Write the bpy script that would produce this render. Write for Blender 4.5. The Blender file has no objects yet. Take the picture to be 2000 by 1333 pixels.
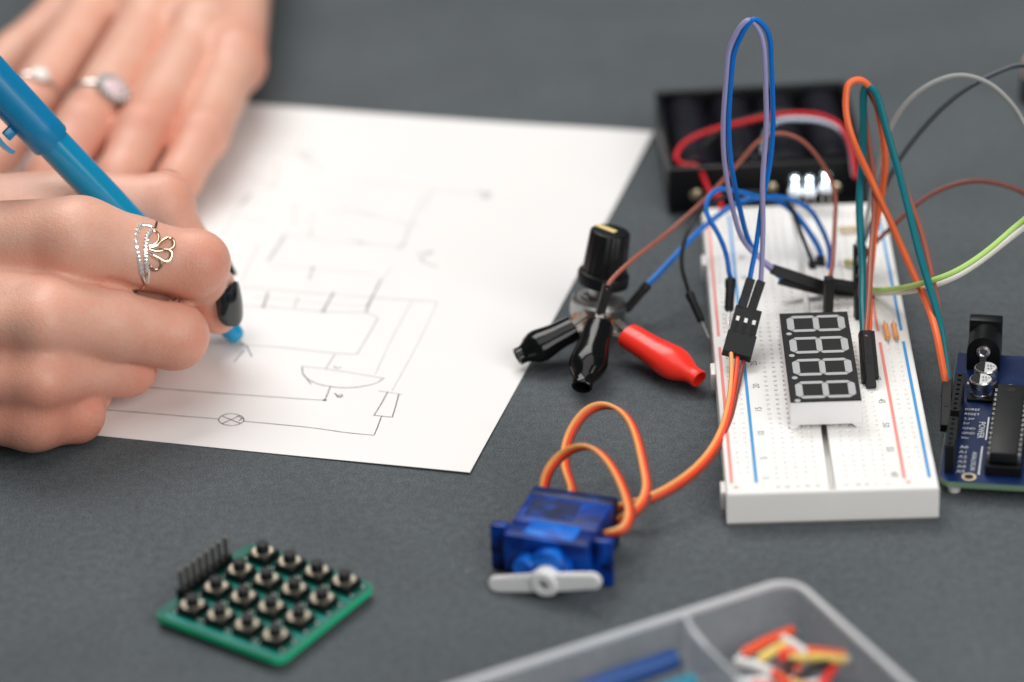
import bpy, bmesh, math, random
import numpy as np
from mathutils import Matrix, Vector
random.seed(7)
S = 0.001                                   # everything below is written in millimetres
SC = bpy.context.scene
COL = SC.collection
R = math.radians

# ------------------------------------------------------------------ camera
F_PX, PITCH, ROLL, CAM_H = 6337.84, 0.50013, 0.04943, 445.83
PW, PH = 2000, 1333
cP, sP = math.cos(PITCH), math.sin(PITCH)
cR, sR = math.cos(ROLL), math.sin(ROLL)
cam_data = bpy.data.cameras.new('camera')
cam = bpy.data.objects.new('camera', cam_data)
COL.objects.link(cam)
_r, _u, _f = Vector((1, 0, 0)), Vector((0, sP, cP)), Vector((0, cP, -sP))
_rx, _ux = _r * cR - _u * sR, _r * sR + _u * cR
cam.matrix_world = Matrix(((_rx.x, _ux.x, -_f.x, 0), (_rx.y, _ux.y, -_f.y, 0), (_rx.z, _ux.z, -_f.z, CAM_H * S), (0, 0, 0, 1)))
cam_data.sensor_width = 36
cam_data.lens = F_PX / PW * 36
cam_data.clip_start = 0.01
cam_data.clip_end = 50
cam_data.dof.use_dof = True
cam_data.dof.focus_distance = 0.880
cam_data.dof.aperture_fstop = 5.6
SC.camera = cam

# ------------------------------------------------------------------ light
world = bpy.data.worlds.new('World')
SC.world = world
world.use_nodes = True
bg = world.node_tree.nodes['Background']
bg.inputs[0].default_value = (0.93, 0.97, 1.0, 1)
bg.inputs[1].default_value = 0.075


def area(name, loc, target, sx, sy, watts, col):
    d = bpy.data.lights.new(name, 'AREA')
    d.shape = 'RECTANGLE'; d.size = sx; d.size_y = sy; d.energy = watts; d.color = col
    o = bpy.data.objects.new(name, d); COL.objects.link(o)
    o.location = loc
    o.rotation_euler = (Vector(target) - Vector(loc)).to_track_quat('-Z', 'Y').to_euler()
    return o


area('window_light', (-0.30, 1.65, 1.45), (0, 0.78, 0), 1.2, 0.8, 22, (1.0, 0.98, 0.95))
area('room_light', (0.75, -0.25, 0.75), (0, 0.8, 0), 1.1, 0.9, 14.5, (1.0, 0.98, 0.95))
area('overhead_fill', (0.1, 0.55, 1.9), (0, 0.8, 0), 1.5, 1.3, 11.5, (1.0, 0.99, 0.97))  # added overhead softbox that makes up for the dim world light
SC.view_settings.view_transform = 'Standard'
SC.view_settings.look = 'None'
SC.view_settings.exposure = 0.0
SC.view_settings.gamma = 1.0
SC.cycles.use_denoising = True
SC.cycles.max_bounces = 8
SC.cycles.transparent_max_bounces = 16
SC.cycles.sample_clamp_indirect = 6
SC.cycles.caustics_reflective = False
SC.cycles.caustics_refractive = False


# ------------------------------------------------------------------ helpers
def ray(px, py):
    X, Y = px - PW / 2, -(py - PH / 2)
    X, Y = X * cR + Y * sR, -X * sR + Y * cR
    return np.array([X / F_PX, cP + Y / F_PX * sP, -sP + Y / F_PX * cP])


def at(px, py, z=None, y=None):
    """where the sight line through a photo pixel meets a height z or a depth y (mm)"""
    d = ray(px, py)
    t = (z - CAM_H) / d[2] if z is not None else y / d[1]
    return d * t + np.array([0, 0, CAM_H])


def V(*a): return np.array(a, float)


def unit(v):
    v = np.asarray(v, float); return v / (np.linalg.norm(v) + 1e-12)


def frame(zaxis, xhint=(1, 0, 0), o=(0, 0, 0)):
    z = unit(zaxis); x = np.asarray(xhint, float); x = unit(x - z * (x @ z)); y = np.cross(z, x)
    M = np.eye(4); M[:3, 0], M[:3, 1], M[:3, 2], M[:3, 3] = x, y, z, o
    return M


def tr(x, y, z, rz=0):
    M = np.eye(4); c, s = math.cos(rz), math.sin(rz)
    M[0, 0], M[0, 1], M[1, 0], M[1, 1] = c, -s, s, c; M[:3, 3] = (x, y, z)
    return M


_rb = {}


def _rbox(sx, sy, sz, b, seg):
    k = (round(sx, 4), round(sy, 4), round(sz, 4), round(b, 4), seg)
    if k not in _rb:
        bm = bmesh.new(); bmesh.ops.create_cube(bm, size=1)
        for v in bm.verts: v.co = Vector((v.co.x * sx, v.co.y * sy, v.co.z * sz))
        bmesh.ops.bevel(bm, geom=list(bm.edges), offset=b, segments=seg, affect='EDGES', profile=0.5)
        bm.verts.index_update()
        _rb[k] = ([tuple(v.co) for v in bm.verts], [[v.index for v in f.verts] for f in bm.faces])
        bm.free()
    return _rb[k]


def spline(pts, n=8, closed=False):
    P = np.array(pts, float); N = len(P); out = []
    segs = N if closed else N - 1
    for i in range(segs):
        p1, p2 = P[i], P[(i + 1) % N]
        p0 = P[i - 1] if (closed or i > 0) else 2 * p1 - p2
        p3 = P[(i + 2) % N] if (closed or i + 2 < N) else 2 * p2 - p1
        t01 = np.linalg.norm(p1 - p0) ** .5 + 1e-6; t12 = np.linalg.norm(p2 - p1) ** .5 + 1e-6; t23 = np.linalg.norm(p3 - p2) ** .5 + 1e-6
        m1 = (p2 - p1 + t12 * ((p1 - p0) / t01 - (p2 - p0) / (t01 + t12)))
        m2 = (p2 - p1 + t12 * ((p3 - p2) / t23 - (p3 - p1) / (t12 + t23)))
        a, b = 2 * (p1 - p2) + m1 + m2, -3 * (p1 - p2) - 2 * m1 - m2
        for t in np.linspace(0, 1, n, endpoint=False): out.append(a * t ** 3 + b * t * t + m1 * t + p1)
    if not closed: out.append(P[-1])
    return np.array(out)


def relax(P, it):
    P = P.copy()
    for _ in range(it): P[1:-1] = 0.5 * P[1:-1] + 0.25 * (P[:-2] + P[2:])
    return P


class MB:
    def __init__(s): s.v, s.f = [], []

    def add(s, verts, faces, M=None):
        o = len(s.v); A = np.asarray(verts, float).reshape(-1, 3)
        if M is not None: A = A @ M[:3, :3].T + M[:3, 3]
        s.v.extend(A.tolist()); s.f.extend([[i + o for i in f] for f in faces]); return s

    def box(s, x0, x1, y0, y1, z0, z1, M=None):
        return s.add([(x0, y0, z0), (x1, y0, z0), (x1, y1, z0), (x0, y1, z0), (x0, y0, z1), (x1, y0, z1), (x1, y1, z1), (x0, y1, z1)],
                     [[3, 2, 1, 0], [4, 5, 6, 7], [0, 1, 5, 4], [1, 2, 6, 5], [2, 3, 7, 6], [3, 0, 4, 7]], M)

    def rbox(s, x0, x1, y0, y1, z0, z1, b=0.3, seg=2, M=None):
        v, f = _rbox(x1 - x0, y1 - y0, z1 - z0, b, seg)
        A = np.array(v) + V((x0 + x1) / 2, (y0 + y1) / 2, (z0 + z1) / 2)
        return s.add(A, f, M)

    def tube(s, pts, r, n=10, cap=True, M=None, closed=False):
        P = np.asarray(pts, float); N = len(P)
        rr = np.full(N, r) if np.isscalar(r) else np.asarray(r, float)
        T = np.zeros_like(P); T[1:-1] = P[2:] - P[:-2]; T[0] = P[1] - P[0]; T[-1] = P[-1] - P[-2]
        if closed: T[0] = P[1] - P[-1]; T[-1] = P[0] - P[-2]
        T = T / (np.linalg.norm(T, axis=1)[:, None] + 1e-12)
        a = V(0, 0, 1) if abs(T[0][2]) < .9 else V(1, 0, 0)
        u = unit(np.cross(T[0], a)); vs = []
        ang = np.linspace(0, 2 * math.pi, n, endpoint=False)
        for i in range(N):
            u = unit(u - T[i] * (u @ T[i])); w = np.cross(T[i], u)
            vs.append(P[i] + rr[i] * (np.cos(ang)[:, None] * u + np.sin(ang)[:, None] * w))
        vs = np.concatenate(vs); fs = []
        for i in range(N if closed else N - 1):
            j = (i + 1) % N
            for k in range(n):
                fs.append([i * n + k, i * n + (k + 1) % n, j * n + (k + 1) % n, j * n + k])
        if cap and not closed:
            fs.append(list(range(n))[::-1]); fs.append([(N - 1) * n + k for k in range(n)])
        return s.add(vs, fs, M)

    def lathe(s, prof, n=24, M=None, cap=True, sq=1.0):
        vs, fs = [], []
        for r, h in prof:
            for k in range(n):
                a = 2 * math.pi * k / n; vs.append((r * math.cos(a), r * sq * math.sin(a), h))
        for i in range(len(prof) - 1):
            for k in range(n):
                fs.append([i * n + k, i * n + (k + 1) % n, (i + 1) * n + (k + 1) % n, (i + 1) * n + k])
        if cap:
            fs.append(list(range(n))[::-1]); fs.append([(len(prof) - 1) * n + k for k in range(n)])
        return s.add(vs, fs, M)

    def prism(s, poly, z0, z1, M=None):
        n = len(poly)
        vs = [(x, y, z0) for x, y in poly] + [(x, y, z1) for x, y in poly]
        fs = [list(range(n))[::-1], list(range(n, 2 * n))] + [[k, (k + 1) % n, n + (k + 1) % n, n + k] for k in range(n)]
        return s.add(vs, fs, M)

    def sphere(s, c, r, n=12, M=None, sc=(1, 1, 1)):
        prof = [(max(1e-4, math.sin(math.pi * i / n)), -math.cos(math.pi * i / n)) for i in range(n + 1)]
        t = MB().lathe(prof, n + 4)
        return s.add(np.array(t.v) * r * np.array(sc) + np.asarray(c, float), t.f, M)

    def mesh(s, name, smooth=35):
        me = bpy.data.meshes.new(name)
        me.from_pydata((np.array(s.v) * S).tolist() if s.v else [], [], s.f)
        if smooth:
            me.polygons.foreach_set('use_smooth', [True] * len(me.polygons))
            me.set_sharp_from_angle(angle=R(smooth))
        me.update()
        return me

    def build(s, name, mat, parent=None, origin=None, smooth=35):
        if origin is not None: s.v = (np.array(s.v) - np.asarray(origin, float)).tolist()
        return mobj(name, s.mesh(name, smooth), mat, parent)


def mobj(name, me, mat, parent=None, M=None):
    o = bpy.data.objects.new(name, me); COL.objects.link(o)
    if mat is not None and not me.materials: me.materials.append(mat)
    if parent is not None: o.parent = parent
    if M is not None: o.matrix_local = bmat(M)
    return o


def bmat(M):
    A = np.array(M, float).copy(); A[:3, 3] *= S
    return Matrix(A.tolist())


def tag(o, label=None, cat=None, group=None, kind=None):
    if label: o['label'] = label
    if cat: o['category'] = cat
    if group: o['group'] = group
    if kind: o['kind'] = kind
    return o


def thing(name, label, cat, M=None, group=None):
    o = bpy.data.objects.new(name, None); COL.objects.link(o)
    o.empty_display_size = 0.01
    if M is not None: o.matrix_world = bmat(M)
    return tag(o, label, cat, group)


def text_add(mb, body, size, M, align='CENTER'):
    cu = bpy.data.curves.new('lettering', 'FONT'); cu.body = body; cu.size = size
    cu.align_x = align; cu.align_y = 'CENTER'; cu.resolution_u = 2
    ob = bpy.data.objects.new('lettering', cu); COL.objects.link(ob)
    dg = bpy.context.evaluated_depsgraph_get()
    me = ob.evaluated_get(dg).to_mesh()
    vs = [tuple(v.co) for v in me.vertices]; fs = [list(p.vertices) for p in me.polygons]
    ob.evaluated_get(dg).to_mesh_clear()
    bpy.data.objects.remove(ob); bpy.data.curves.remove(cu)
    mb.add(vs, fs, M)


# ------------------------------------------------------------------ materials
def srgb(r, g, b):
    f = lambda c: (c / 255 / 12.92) if c / 255 <= 0.04045 else ((c / 255 + 0.055) / 1.055) ** 2.4
    return (f(r), f(g), f(b))


MATS = {}


def mat(name, col, rough=0.5, metal=0.0, var=0.06, vscale=300, bump=0.0, bscale=1500, spec=0.5, trans=0.0, emit=0.0, coat=0.0,
        sss=0.0, alpha=1.0, rvar=0.08):
    m = bpy.data.materials.new(name); m.use_nodes = True
    nt = m.node_tree; p = nt.nodes['Principled BSDF']
    tc = nt.nodes.new('ShaderNodeTexCoord')
    nz = nt.nodes.new('ShaderNodeTexNoise'); nz.inputs['Scale'].default_value = vscale; nz.inputs['Detail'].default_value = 4
    nt.links.new(tc.outputs['Object'], nz.inputs['Vector'])
    mx = nt.nodes.new('ShaderNodeMix'); mx.data_type = 'RGBA'
    mx.inputs[6].default_value = tuple(c * (1 - var) for c in col) + (1,)
    mx.inputs[7].default_value = tuple(min(1, c * (1 + var)) for c in col) + (1,)
    nt.links.new(nz.outputs['Fac'], mx.inputs[0]); nt.links.new(mx.outputs[2], p.inputs['Base Color'])
    mr = nt.nodes.new('ShaderNodeMapRange')
    mr.inputs['To Min'].default_value = max(0.02, rough - rvar); mr.inputs['To Max'].default_value = min(1, rough + rvar)
    nt.links.new(nz.outputs['Fac'], mr.inputs['Value']); nt.links.new(mr.outputs[0], p.inputs['Roughness'])
    p.inputs['Metallic'].default_value = metal
    p.inputs['Specular IOR Level'].default_value = spec
    p.inputs['Transmission Weight'].default_value = trans
    p.inputs['Coat Weight'].default_value = coat
    p.inputs['Alpha'].default_value = alpha
    if sss:
        p.inputs['Subsurface Weight'].default_value = sss
        p.inputs['Subsurface Radius'].default_value = (1, 1, 1)
        p.inputs['Subsurface Scale'].default_value = 0.0015
    if emit:
        p.inputs['Emission Color'].default_value = tuple(col) + (1,); p.inputs['Emission Strength'].default_value = emit
    if bump:
        n2 = nt.nodes.new('ShaderNodeTexNoise'); n2.inputs['Scale'].default_value = bscale; n2.inputs['Detail'].default_value = 3
        nt.links.new(tc.outputs['Object'], n2.inputs['Vector'])
        bp = nt.nodes.new('ShaderNodeBump'); bp.inputs['Strength'].default_value = bump; bp.inputs['Distance'].default_value = 0.0004
        nt.links.new(n2.outputs['Fac'], bp.inputs['Height']); nt.links.new(bp.outputs[0], p.inputs['Normal'])
    MATS[name] = m
    return m


def mat_table():
    m = mat('grey_felt_paper', (0.085, 0.099, 0.101), 0.85, var=0.0, spec=0.25)
    nt = m.node_tree; p = nt.nodes['Principled BSDF']; N = nt.nodes.new; L = nt.links.new
    tc = N('ShaderNodeTexCoord')
    a = N('ShaderNodeTexNoise'); a.inputs['Scale'].default_value = 2100; a.inputs['Detail'].default_value = 5; a.inputs['Roughness'].default_value = .7
    b = N('ShaderNodeTexNoise'); b.inputs['Scale'].default_value = 22; b.inputs['Detail'].default_value = 4
    w = N('ShaderNodeTexNoise'); w.inputs['Scale'].default_value = 420; w.inputs['Detail'].default_value = 3
    for t in (a, b, w): L(tc.outputs['Object'], t.inputs['Vector'])
    r1 = N('ShaderNodeValToRGB'); e = r1.color_ramp.elements
    e[0].position, e[1].position = .36, .64
    e[0].color = (0.046, 0.0545, 0.060, 1); e[1].color = (0.130, 0.147, 0.158, 1)
    L(a.outputs['Fac'], r1.inputs['Fac'])
    mm = N('ShaderNodeMix'); mm.data_type = 'RGBA'; mm.blend_type = 'MULTIPLY'; mm.inputs[0].default_value = 1
    r2 = N('ShaderNodeMapRange'); r2.inputs['To Min'].default_value = .74; r2.inputs['To Max'].default_value = 1.22
    L(b.outputs['Fac'], r2.inputs['Value']); L(r1.outputs[0], mm.inputs[6]); L(r2.outputs[0], mm.inputs[7])
    m2 = N('ShaderNodeMix'); m2.data_type = 'RGBA'; m2.blend_type = 'MULTIPLY'; m2.inputs[0].default_value = 1
    r3 = N('ShaderNodeMapRange'); r3.inputs['To Min'].default_value = .66; r3.inputs['To Max'].default_value = 1.34
    L(w.outputs['Fac'], r3.inputs['Value']); L(mm.outputs[2], m2.inputs[6]); L(r3.outputs[0], m2.inputs[7])
    vo = N('ShaderNodeTexVoronoi'); vo.inputs['Scale'].default_value = 85; vo.inputs['Randomness'].default_value = 1; L(tc.outputs['Object'], vo.inputs['Vector'])
    lt = N('ShaderNodeMapRange'); lt.inputs['From Min'].default_value = .012; lt.inputs['From Max'].default_value = .035; lt.inputs['To Min'].default_value = .55; lt.inputs['To Max'].default_value = 0
    L(vo.outputs['Distance'], lt.inputs['Value'])
    mk = N('ShaderNodeMix'); mk.data_type = 'RGBA'; mk.inputs[7].default_value = (.42, .42, .41, 1)
    L(lt.outputs[0], mk.inputs[0]); L(m2.outputs[2], mk.inputs[6]); L(mk.outputs[2], p.inputs['Base Color'])
    bp = N('ShaderNodeBump'); bp.inputs['Strength'].default_value = .35; bp.inputs['Distance'].default_value = .0003
    L(a.outputs['Fac'], bp.inputs['Height']); L(bp.outputs[0], p.inputs['Normal'])
    return m


def mat_skin():
    m = bpy.data.materials.new('skin'); m.use_nodes = True
    nt = m.node_tree; p = nt.nodes['Principled BSDF']; N = nt.nodes.new; L = nt.links.new
    tc = N('ShaderNodeTexCoord'); at_ = N('ShaderNodeAttribute'); at_.attribute_name = 'flush'
    n1 = N('ShaderNodeTexNoise'); n1.inputs['Scale'].default_value = 70; n1.inputs['Detail'].default_value = 5
    n2 = N('ShaderNodeTexNoise'); n2.inputs['Scale'].default_value = 1100; n2.inputs['Detail'].default_value = 3
    v3 = N('ShaderNodeTexVoronoi'); v3.inputs['Scale'].default_value = 1500
    for t in (n1, n2, v3): L(tc.outputs['Object'], t.inputs['Vector'])
    ad = N('ShaderNodeMath'); ad.operation = 'MULTIPLY_ADD'; ad.inputs[1].default_value = .8; L(n1.outputs['Fac'], ad.inputs[0]); L(at_.outputs['Fac'], ad.inputs[2])
    rp = N('ShaderNodeValToRGB'); e = rp.color_ramp.elements
    e[0].position, e[1].position = .15, 1.1
    e[0].color = (0.79, 0.515, 0.395, 1); e[1].color = (0.70, 0.31, 0.22, 1)
    L(ad.outputs[0], rp.inputs['Fac'])
    mx = N('ShaderNodeMix'); mx.data_type = 'RGBA'; mx.blend_type = 'MULTIPLY'; mx.inputs[0].default_value = 1
    r = N('ShaderNodeMapRange'); r.inputs['To Min'].default_value = .93; r.inputs['To Max'].default_value = 1.06; L(n2.outputs['Fac'], r.inputs['Value'])
    L(rp.outputs[0], mx.inputs[6]); L(r.outputs[0], mx.inputs[7])
    n5 = N('ShaderNodeTexNoise'); n5.inputs['Scale'].default_value = 280; n5.inputs['Detail'].default_value = 6; n5.inputs['Roughness'].default_value = .65; L(tc.outputs['Object'], n5.inputs['Vector'])
    r5 = N('ShaderNodeValToRGB'); e5 = r5.color_ramp.elements; e5[0].position, e5[1].position = .34, .66
    e5[0].color = (1.0, .86, .84, 1); e5[1].color = (1.0, 1.0, 1.0, 1); L(n5.outputs['Fac'], r5.inputs['Fac'])
    m5 = N('ShaderNodeMix'); m5.data_type = 'RGBA'; m5.blend_type = 'MULTIPLY'; m5.inputs[0].default_value = 1
    L(mx.outputs[2], m5.inputs[6]); L(r5.outputs[0], m5.inputs[7]); L(m5.outputs[2], p.inputs['Base Color'])
    p.inputs['Roughness'].default_value = .44; p.inputs['Specular IOR Level'].default_value = .42
    p.inputs['Subsurface Weight'].default_value = .13; p.inputs['Subsurface Radius'].default_value = (1, .38, .22)
    p.inputs['Subsurface Scale'].default_value = .0016
    b1 = N('ShaderNodeBump'); b1.inputs['Strength'].default_value = .2; b1.inputs['Distance'].default_value = .0003
    L(v3.outputs['Distance'], b1.inputs['Height'])
    b2 = N('ShaderNodeBump'); b2.inputs['Strength'].default_value = .12; b2.inputs['Distance'].default_value = .0004
    L(n2.outputs['Fac'], b2.inputs['Height']); L(b1.outputs[0], b2.inputs['Normal'])
    # fine folds across the joints
    fa, fw = N('ShaderNodeAttribute'), N('ShaderNodeAttribute'); fa.attribute_name = 'fold_along'; fw.attribute_name = 'fold_weight'
    n4 = N('ShaderNodeTexNoise'); n4.inputs['Scale'].default_value = 170; n4.inputs['Detail'].default_value = 3; L(tc.outputs['Object'], n4.inputs['Vector'])
    s1 = N('ShaderNodeMath'); s1.operation = 'MULTIPLY_ADD'; s1.inputs[1].default_value = 6.28 / 1.25; L(fa.outputs['Fac'], s1.inputs[0])
    s0 = N('ShaderNodeMath'); s0.operation = 'MULTIPLY'; s0.inputs[1].default_value = 22; L(n4.outputs['Fac'], s0.inputs[0]); L(s0.outputs[0], s1.inputs[2])
    s2 = N('ShaderNodeMath'); s2.operation = 'SINE'; L(s1.outputs[0], s2.inputs[0])
    s3 = N('ShaderNodeMath'); s3.operation = 'MULTIPLY'; L(s2.outputs[0], s3.inputs[0]); L(fw.outputs['Fac'], s3.inputs[1])
    b3 = N('ShaderNodeBump'); b3.inputs['Strength'].default_value = .55; b3.inputs['Distance'].default_value = .00016
    L(s3.outputs[0], b3.inputs['Height']); L(b2.outputs[0], b3.inputs['Normal']); L(b3.outputs[0], p.inputs['Normal'])
    return m


def mat_clear(name, col, t, rough=.3):
    """frosted moulded plastic: part of the light passes straight on, part is scattered"""
    m = bpy.data.materials.new(name); m.use_nodes = True
    nt = m.node_tree; N = nt.nodes.new; L = nt.links.new; p = nt.nodes['Principled BSDF']
    p.inputs['Base Color'].default_value = tuple(col) + (1,); p.inputs['Roughness'].default_value = rough
    tc = N('ShaderNodeTexCoord'); nz = N('ShaderNodeTexNoise'); nz.inputs['Scale'].default_value = 60; nz.inputs['Detail'].default_value = 4
    L(tc.outputs['Object'], nz.inputs['Vector'])
    mr = N('ShaderNodeMapRange'); mr.inputs['To Min'].default_value = t - .07; mr.inputs['To Max'].default_value = t + .07
    L(nz.outputs['Fac'], mr.inputs['Value'])
    tp = N('ShaderNodeBsdfTransparent'); tp.inputs[0].default_value = (.97, .98, 1, 1)
    mx = N('ShaderNodeMixShader'); L(mr.outputs[0], mx.inputs[0]); L(p.outputs[0], mx.inputs[1]); L(tp.outputs[0], mx.inputs[2])
    L(mx.outputs[0], nt.nodes['Material Output'].inputs['Surface'])
    return m


M_TABLE, M_SKIN = mat_table(), mat_skin()
M_PAPER = mat('white_paper', (.84, .83, .825), .75, var=.012, vscale=40, bump=.05, bscale=900, spec=.3)
M_INK = mat('black_ink', (.045, .045, .05), .6, var=.3, vscale=500)
M_GRAPH = mat('faint_ink', (.26, .26, .27), .6, var=.25, vscale=500)
M_FAINT = mat('pale_pencil', (.50, .50, .51), .6, var=.25, vscale=500)
M_BOARD = mat('white_abs', (.88, .87, .85), .42, var=.015, vscale=60, bump=.03, sss=.3)
M_FOAM = mat('shaded_backing', (.22, .21, .20), .8)  # whitish foam coloured dark to give the shadow line under the board
M_WHITE = mat('white_plastic', (.87, .87, .87), .38, var=.02, sss=.2)
M_BLACK = mat('black_plastic', (.005, .006, .007), .40, spec=.28, var=.25, bump=.06, bscale=1800)
M_BLKMAT = mat('black_matte', (.009, .010, .011), .5, spec=.32, var=.25, bump=.08, bscale=1500)
M_CANTOP = mat('bare_aluminium', (.62, .63, .63), .5, .2, var=.05)
M_GLOSS = mat('glossy_black_vinyl', (.004, .005, .005), .14, spec=.3, var=.2, bump=.03, bscale=260)
M_REDV = mat('red_vinyl', (.93, .036, .020), .3, var=.06, vscale=120, bump=.04, bscale=260, sss=.15)
M_REDLINE = mat('red_print', (.86, .27, .23), .5)
M_BLUELINE = mat('blue_print', (.035, .30, .66), .5)
M_GREYP = mat('grey_print', (.06, .06, .065), .6)
M_METAL = mat('nickel', (.72, .71, .69), .28, 1, var=.08, vscale=400)
M_TIN = mat('dull_tin', (.60, .59, .56), .42, 1, var=.15, vscale=300)
M_JAW = mat('dark_steel', (.30, .27, .24), .38, 1, var=.2)
M_GOLD = mat('rose_gold', (.86, .63, .47), .2, 1, var=.05)
M_COPPER = mat('copper', (.62, .26, .12), .4, 1, var=.2)
M_STONE = mat('rhinestone', (.93, .92, .91), .12, .55, var=.12, vscale=900)
M_HALO = mat('aged_silver_stone', (.52, .54, .54), .2, .8, var=.35, vscale=900)
M_PINK = mat('pink_stone', (.86, .66, .70), .12, 0, var=.1, coat=.6)
M_PEARL = mat('pearl', (.88, .84, .80), .15, 0, var=.05, coat=.5)
M_PEN = mat('blue_pen_plastic', (.003, .215, .45), .33, var=.03, coat=.1)
M_PEN2 = mat('blue_pen_barrel', (.004, .27, .50), .24, var=.04, coat=.2)
M_NAIL = mat('black_nail_polish', (.006, .008, .010), .13, var=.1, coat=.8)


def mat_patchy(name, stops, scale, rough):  # opaque colour patches imitating light inside translucent plastic
    m = mat(name, (.01, .05, .3), rough + .2, spec=.25); nt = m.node_tree; N = nt.nodes.new; L = nt.links.new
    tc = N('ShaderNodeTexCoord'); nz = N('ShaderNodeTexNoise'); nz.inputs['Scale'].default_value = scale; nz.inputs['Detail'].default_value = 2.5; nz.inputs['Distortion'].default_value = .8
    L(tc.outputs['Object'], nz.inputs['Vector']); rp = N('ShaderNodeValToRGB'); el = rp.color_ramp.elements
    while len(el) < len(stops): el.new(.5)
    for e, (p, c) in zip(el, stops): e.position = p; e.color = tuple(c) + (1,)
    L(nz.outputs['Fac'], rp.inputs['Fac']); L(rp.outputs[0], nt.nodes['Principled BSDF'].inputs['Base Color'])
    return m


M_SERVO = mat_patchy('painted_translucent_blue', [(.30, (.001, .006, .05)), (.5, (.001, .026, .20)), (.68, (.002, .07, .42))], 130, .16)
M_SERVO2 = mat_patchy('painted_bright_blue', [(.30, (.001, .04, .30)), (.52, (.003, .12, .56)), (.7, (.01, .20, .72))], 160, .18)
M_SERVOD = mat_patchy('dark_blue_case', [(.32, (.001, .004, .03)), (.52, (.001, .014, .09)), (.7, (.002, .05, .28))], 150, .18)
M_PCBG = mat('green_solder_mask', (.001, .12, .085), .3, var=.5, vscale=170)
M_PCBGE = mat('green_board_edge', (.002, .50, .24), .4, var=.12)
M_PCBB = mat('blue_solder_mask', (.003, .018, .085), .36, var=.15, vscale=200)
M_PCBBE = mat('board_edge', (.16, .26, .17), .6)
M_SILK = mat('white_silkscreen', (.78, .80, .82), .6)
M_SOLDER = mat('solder', (.70, .70, .66), .3, 1, var=.2)
M_BRASS = mat('brass_cover', (.46, .41, .33), .42, 1, var=.15, vscale=300)
M_SEG = mat('display_segment', (.44, .44, .45), .5, var=.03)
M_FACE = mat('display_face', (.009, .010, .010), .6, spec=.3, var=.1, bump=.03)
M_LED = mat('led_glow', (.88, .95, 1.0), .1, emit=10)
M_LEDB = mat('led_base', (.85, .90, .95), .2, emit=.12, var=.02)
M_BATT = mat('battery_wrapper', (.008, .008, .014), .3, var=.3, vscale=90, spec=.35)
M_YEL = mat('yellow_pointer', (.86, .66, .28), .5, var=.06)
M_PHEN = mat('brown_phenolic', (.34, .15, .07), .5, var=.25)
M_BOX = mat_clear('frosted_polypropylene', (.80, .81, .83), .915, .3)
M_BOXD = mat_clear('frosted_divider', (.80, .81, .83), .62, .35)
M_RIM = mat_clear('frosted_rim', (.82, .83, .85), .40, .35)
M_LENS = mat_clear('led_epoxy', (.8, .85, .9), .88, .1)
M_POT = mat('zinc_can', (.34, .35, .35), .34, 1, var=.2, vscale=250)
M_RES = mat('orange_body', (.86, .38, .13), .4, var=.08)
M_BEIGE = mat('beige_body', (.74, .60, .38), .5, var=.1)
M_SKINY = mat('peach_plastic', (.70, .40, .32), .5, var=.1)


def wire_mat(n, r, g, b): return mat('insulation_' + n, tuple(min(.92, c * 1.12) for c in srgb(r, g, b)), .42, spec=.35, var=.05, vscale=200, bump=.03, bscale=500)


W_BLUE = wire_mat('blue', 0, 104, 190)
W_LAV = wire_mat('lavender', 150, 146, 186)
W_BROWN = wire_mat('brown', 152, 86, 70)
W_DKBROWN = wire_mat('dark_brown', 120, 60, 48)
W_ORANGE = wire_mat('orange', 252, 106, 58)
W_TEAL = wire_mat('teal', 0, 104, 114)
W_GREY = wire_mat('grey', 150, 152, 150)
W_DKGREY = wire_mat('dark_grey', 66, 72, 80)
W_GREEN = wire_mat('green', 178, 214, 118)
W_WHITE = wire_mat('white', 222, 220, 214)
W_BLACK = wire_mat('black', 18, 19, 20)
W_RED = wire_mat('red', 205, 30, 40)
W_YELOR = wire_mat('yellow_orange', 254, 158, 92)
W_REDOR = wire_mat('red_orange', 240, 72, 40)

# ------------------------------------------------------------------ table top
t = MB(); t.box(-420, 420, 400, 1500, -18, 0)
tag(t.build('table', M_TABLE, smooth=0), 'dark grey paper covered table top', None, None, 'structure')

# ------------------------------------------------------------------ sheet of paper with the circuit drawing
PA = at(918, 928, z=0)[:2]; PB = at(1277, 263, z=0)[:2]
pe = unit(PB - PA); pl = np.array([-pe[1], pe[0]])         # along the right edge, and towards the left
PLEN, PWID = 215.9, 279.4
paper = thing('paper_sheet', 'white sheet of paper with a hand drawn circuit diagram under both hands', 'paper', tr(PA[0], PA[1], 0))


def paper_z(a, b):
    lift = .5 * math.exp(-((a) / 34) ** 2 - ((b) / 40) ** 2) + 0.9 * math.exp(-((a - PLEN) / 30) ** 2 - (b / 40) ** 2)
    return 0.15 + lift


t = MB(); NA, NB = 40, 50
for top in (1, 0):
    for i in range(NA + 1):
        for j in range(NB + 1):
            a, b = PLEN * i / NA, PWID * j / NB
            p = pe * a + pl * b
            t.v.append([p[0], p[1], paper_z(a, b) + (0.12 if top else 0)])
o1 = (NA + 1) * (NB + 1)
for i in range(NA):
    for j in range(NB):
        q = [i * (NB + 1) + j, (i + 1) * (NB + 1) + j, (i + 1) * (NB + 1) + j + 1, i * (NB + 1) + j + 1]
        t.f.append(q); t.f.append([x + o1 for x in q][::-1])
rim = [i * (NB + 1) for i in range(NA + 1)] + [NA * (NB + 1) + j for j in range(1, NB + 1)] + [i * (NB + 1) + NB for i in range(NA - 1, -1, -1)] + [j for j in range(NB - 1, 0, -1)]
for k in range(len(rim)):
    a, b = rim[k], rim[(k + 1) % len(rim)]; t.f.append([b, a, a + o1, b + o1])
t.build('sheet', M_PAPER, paper, smooth=60)


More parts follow.
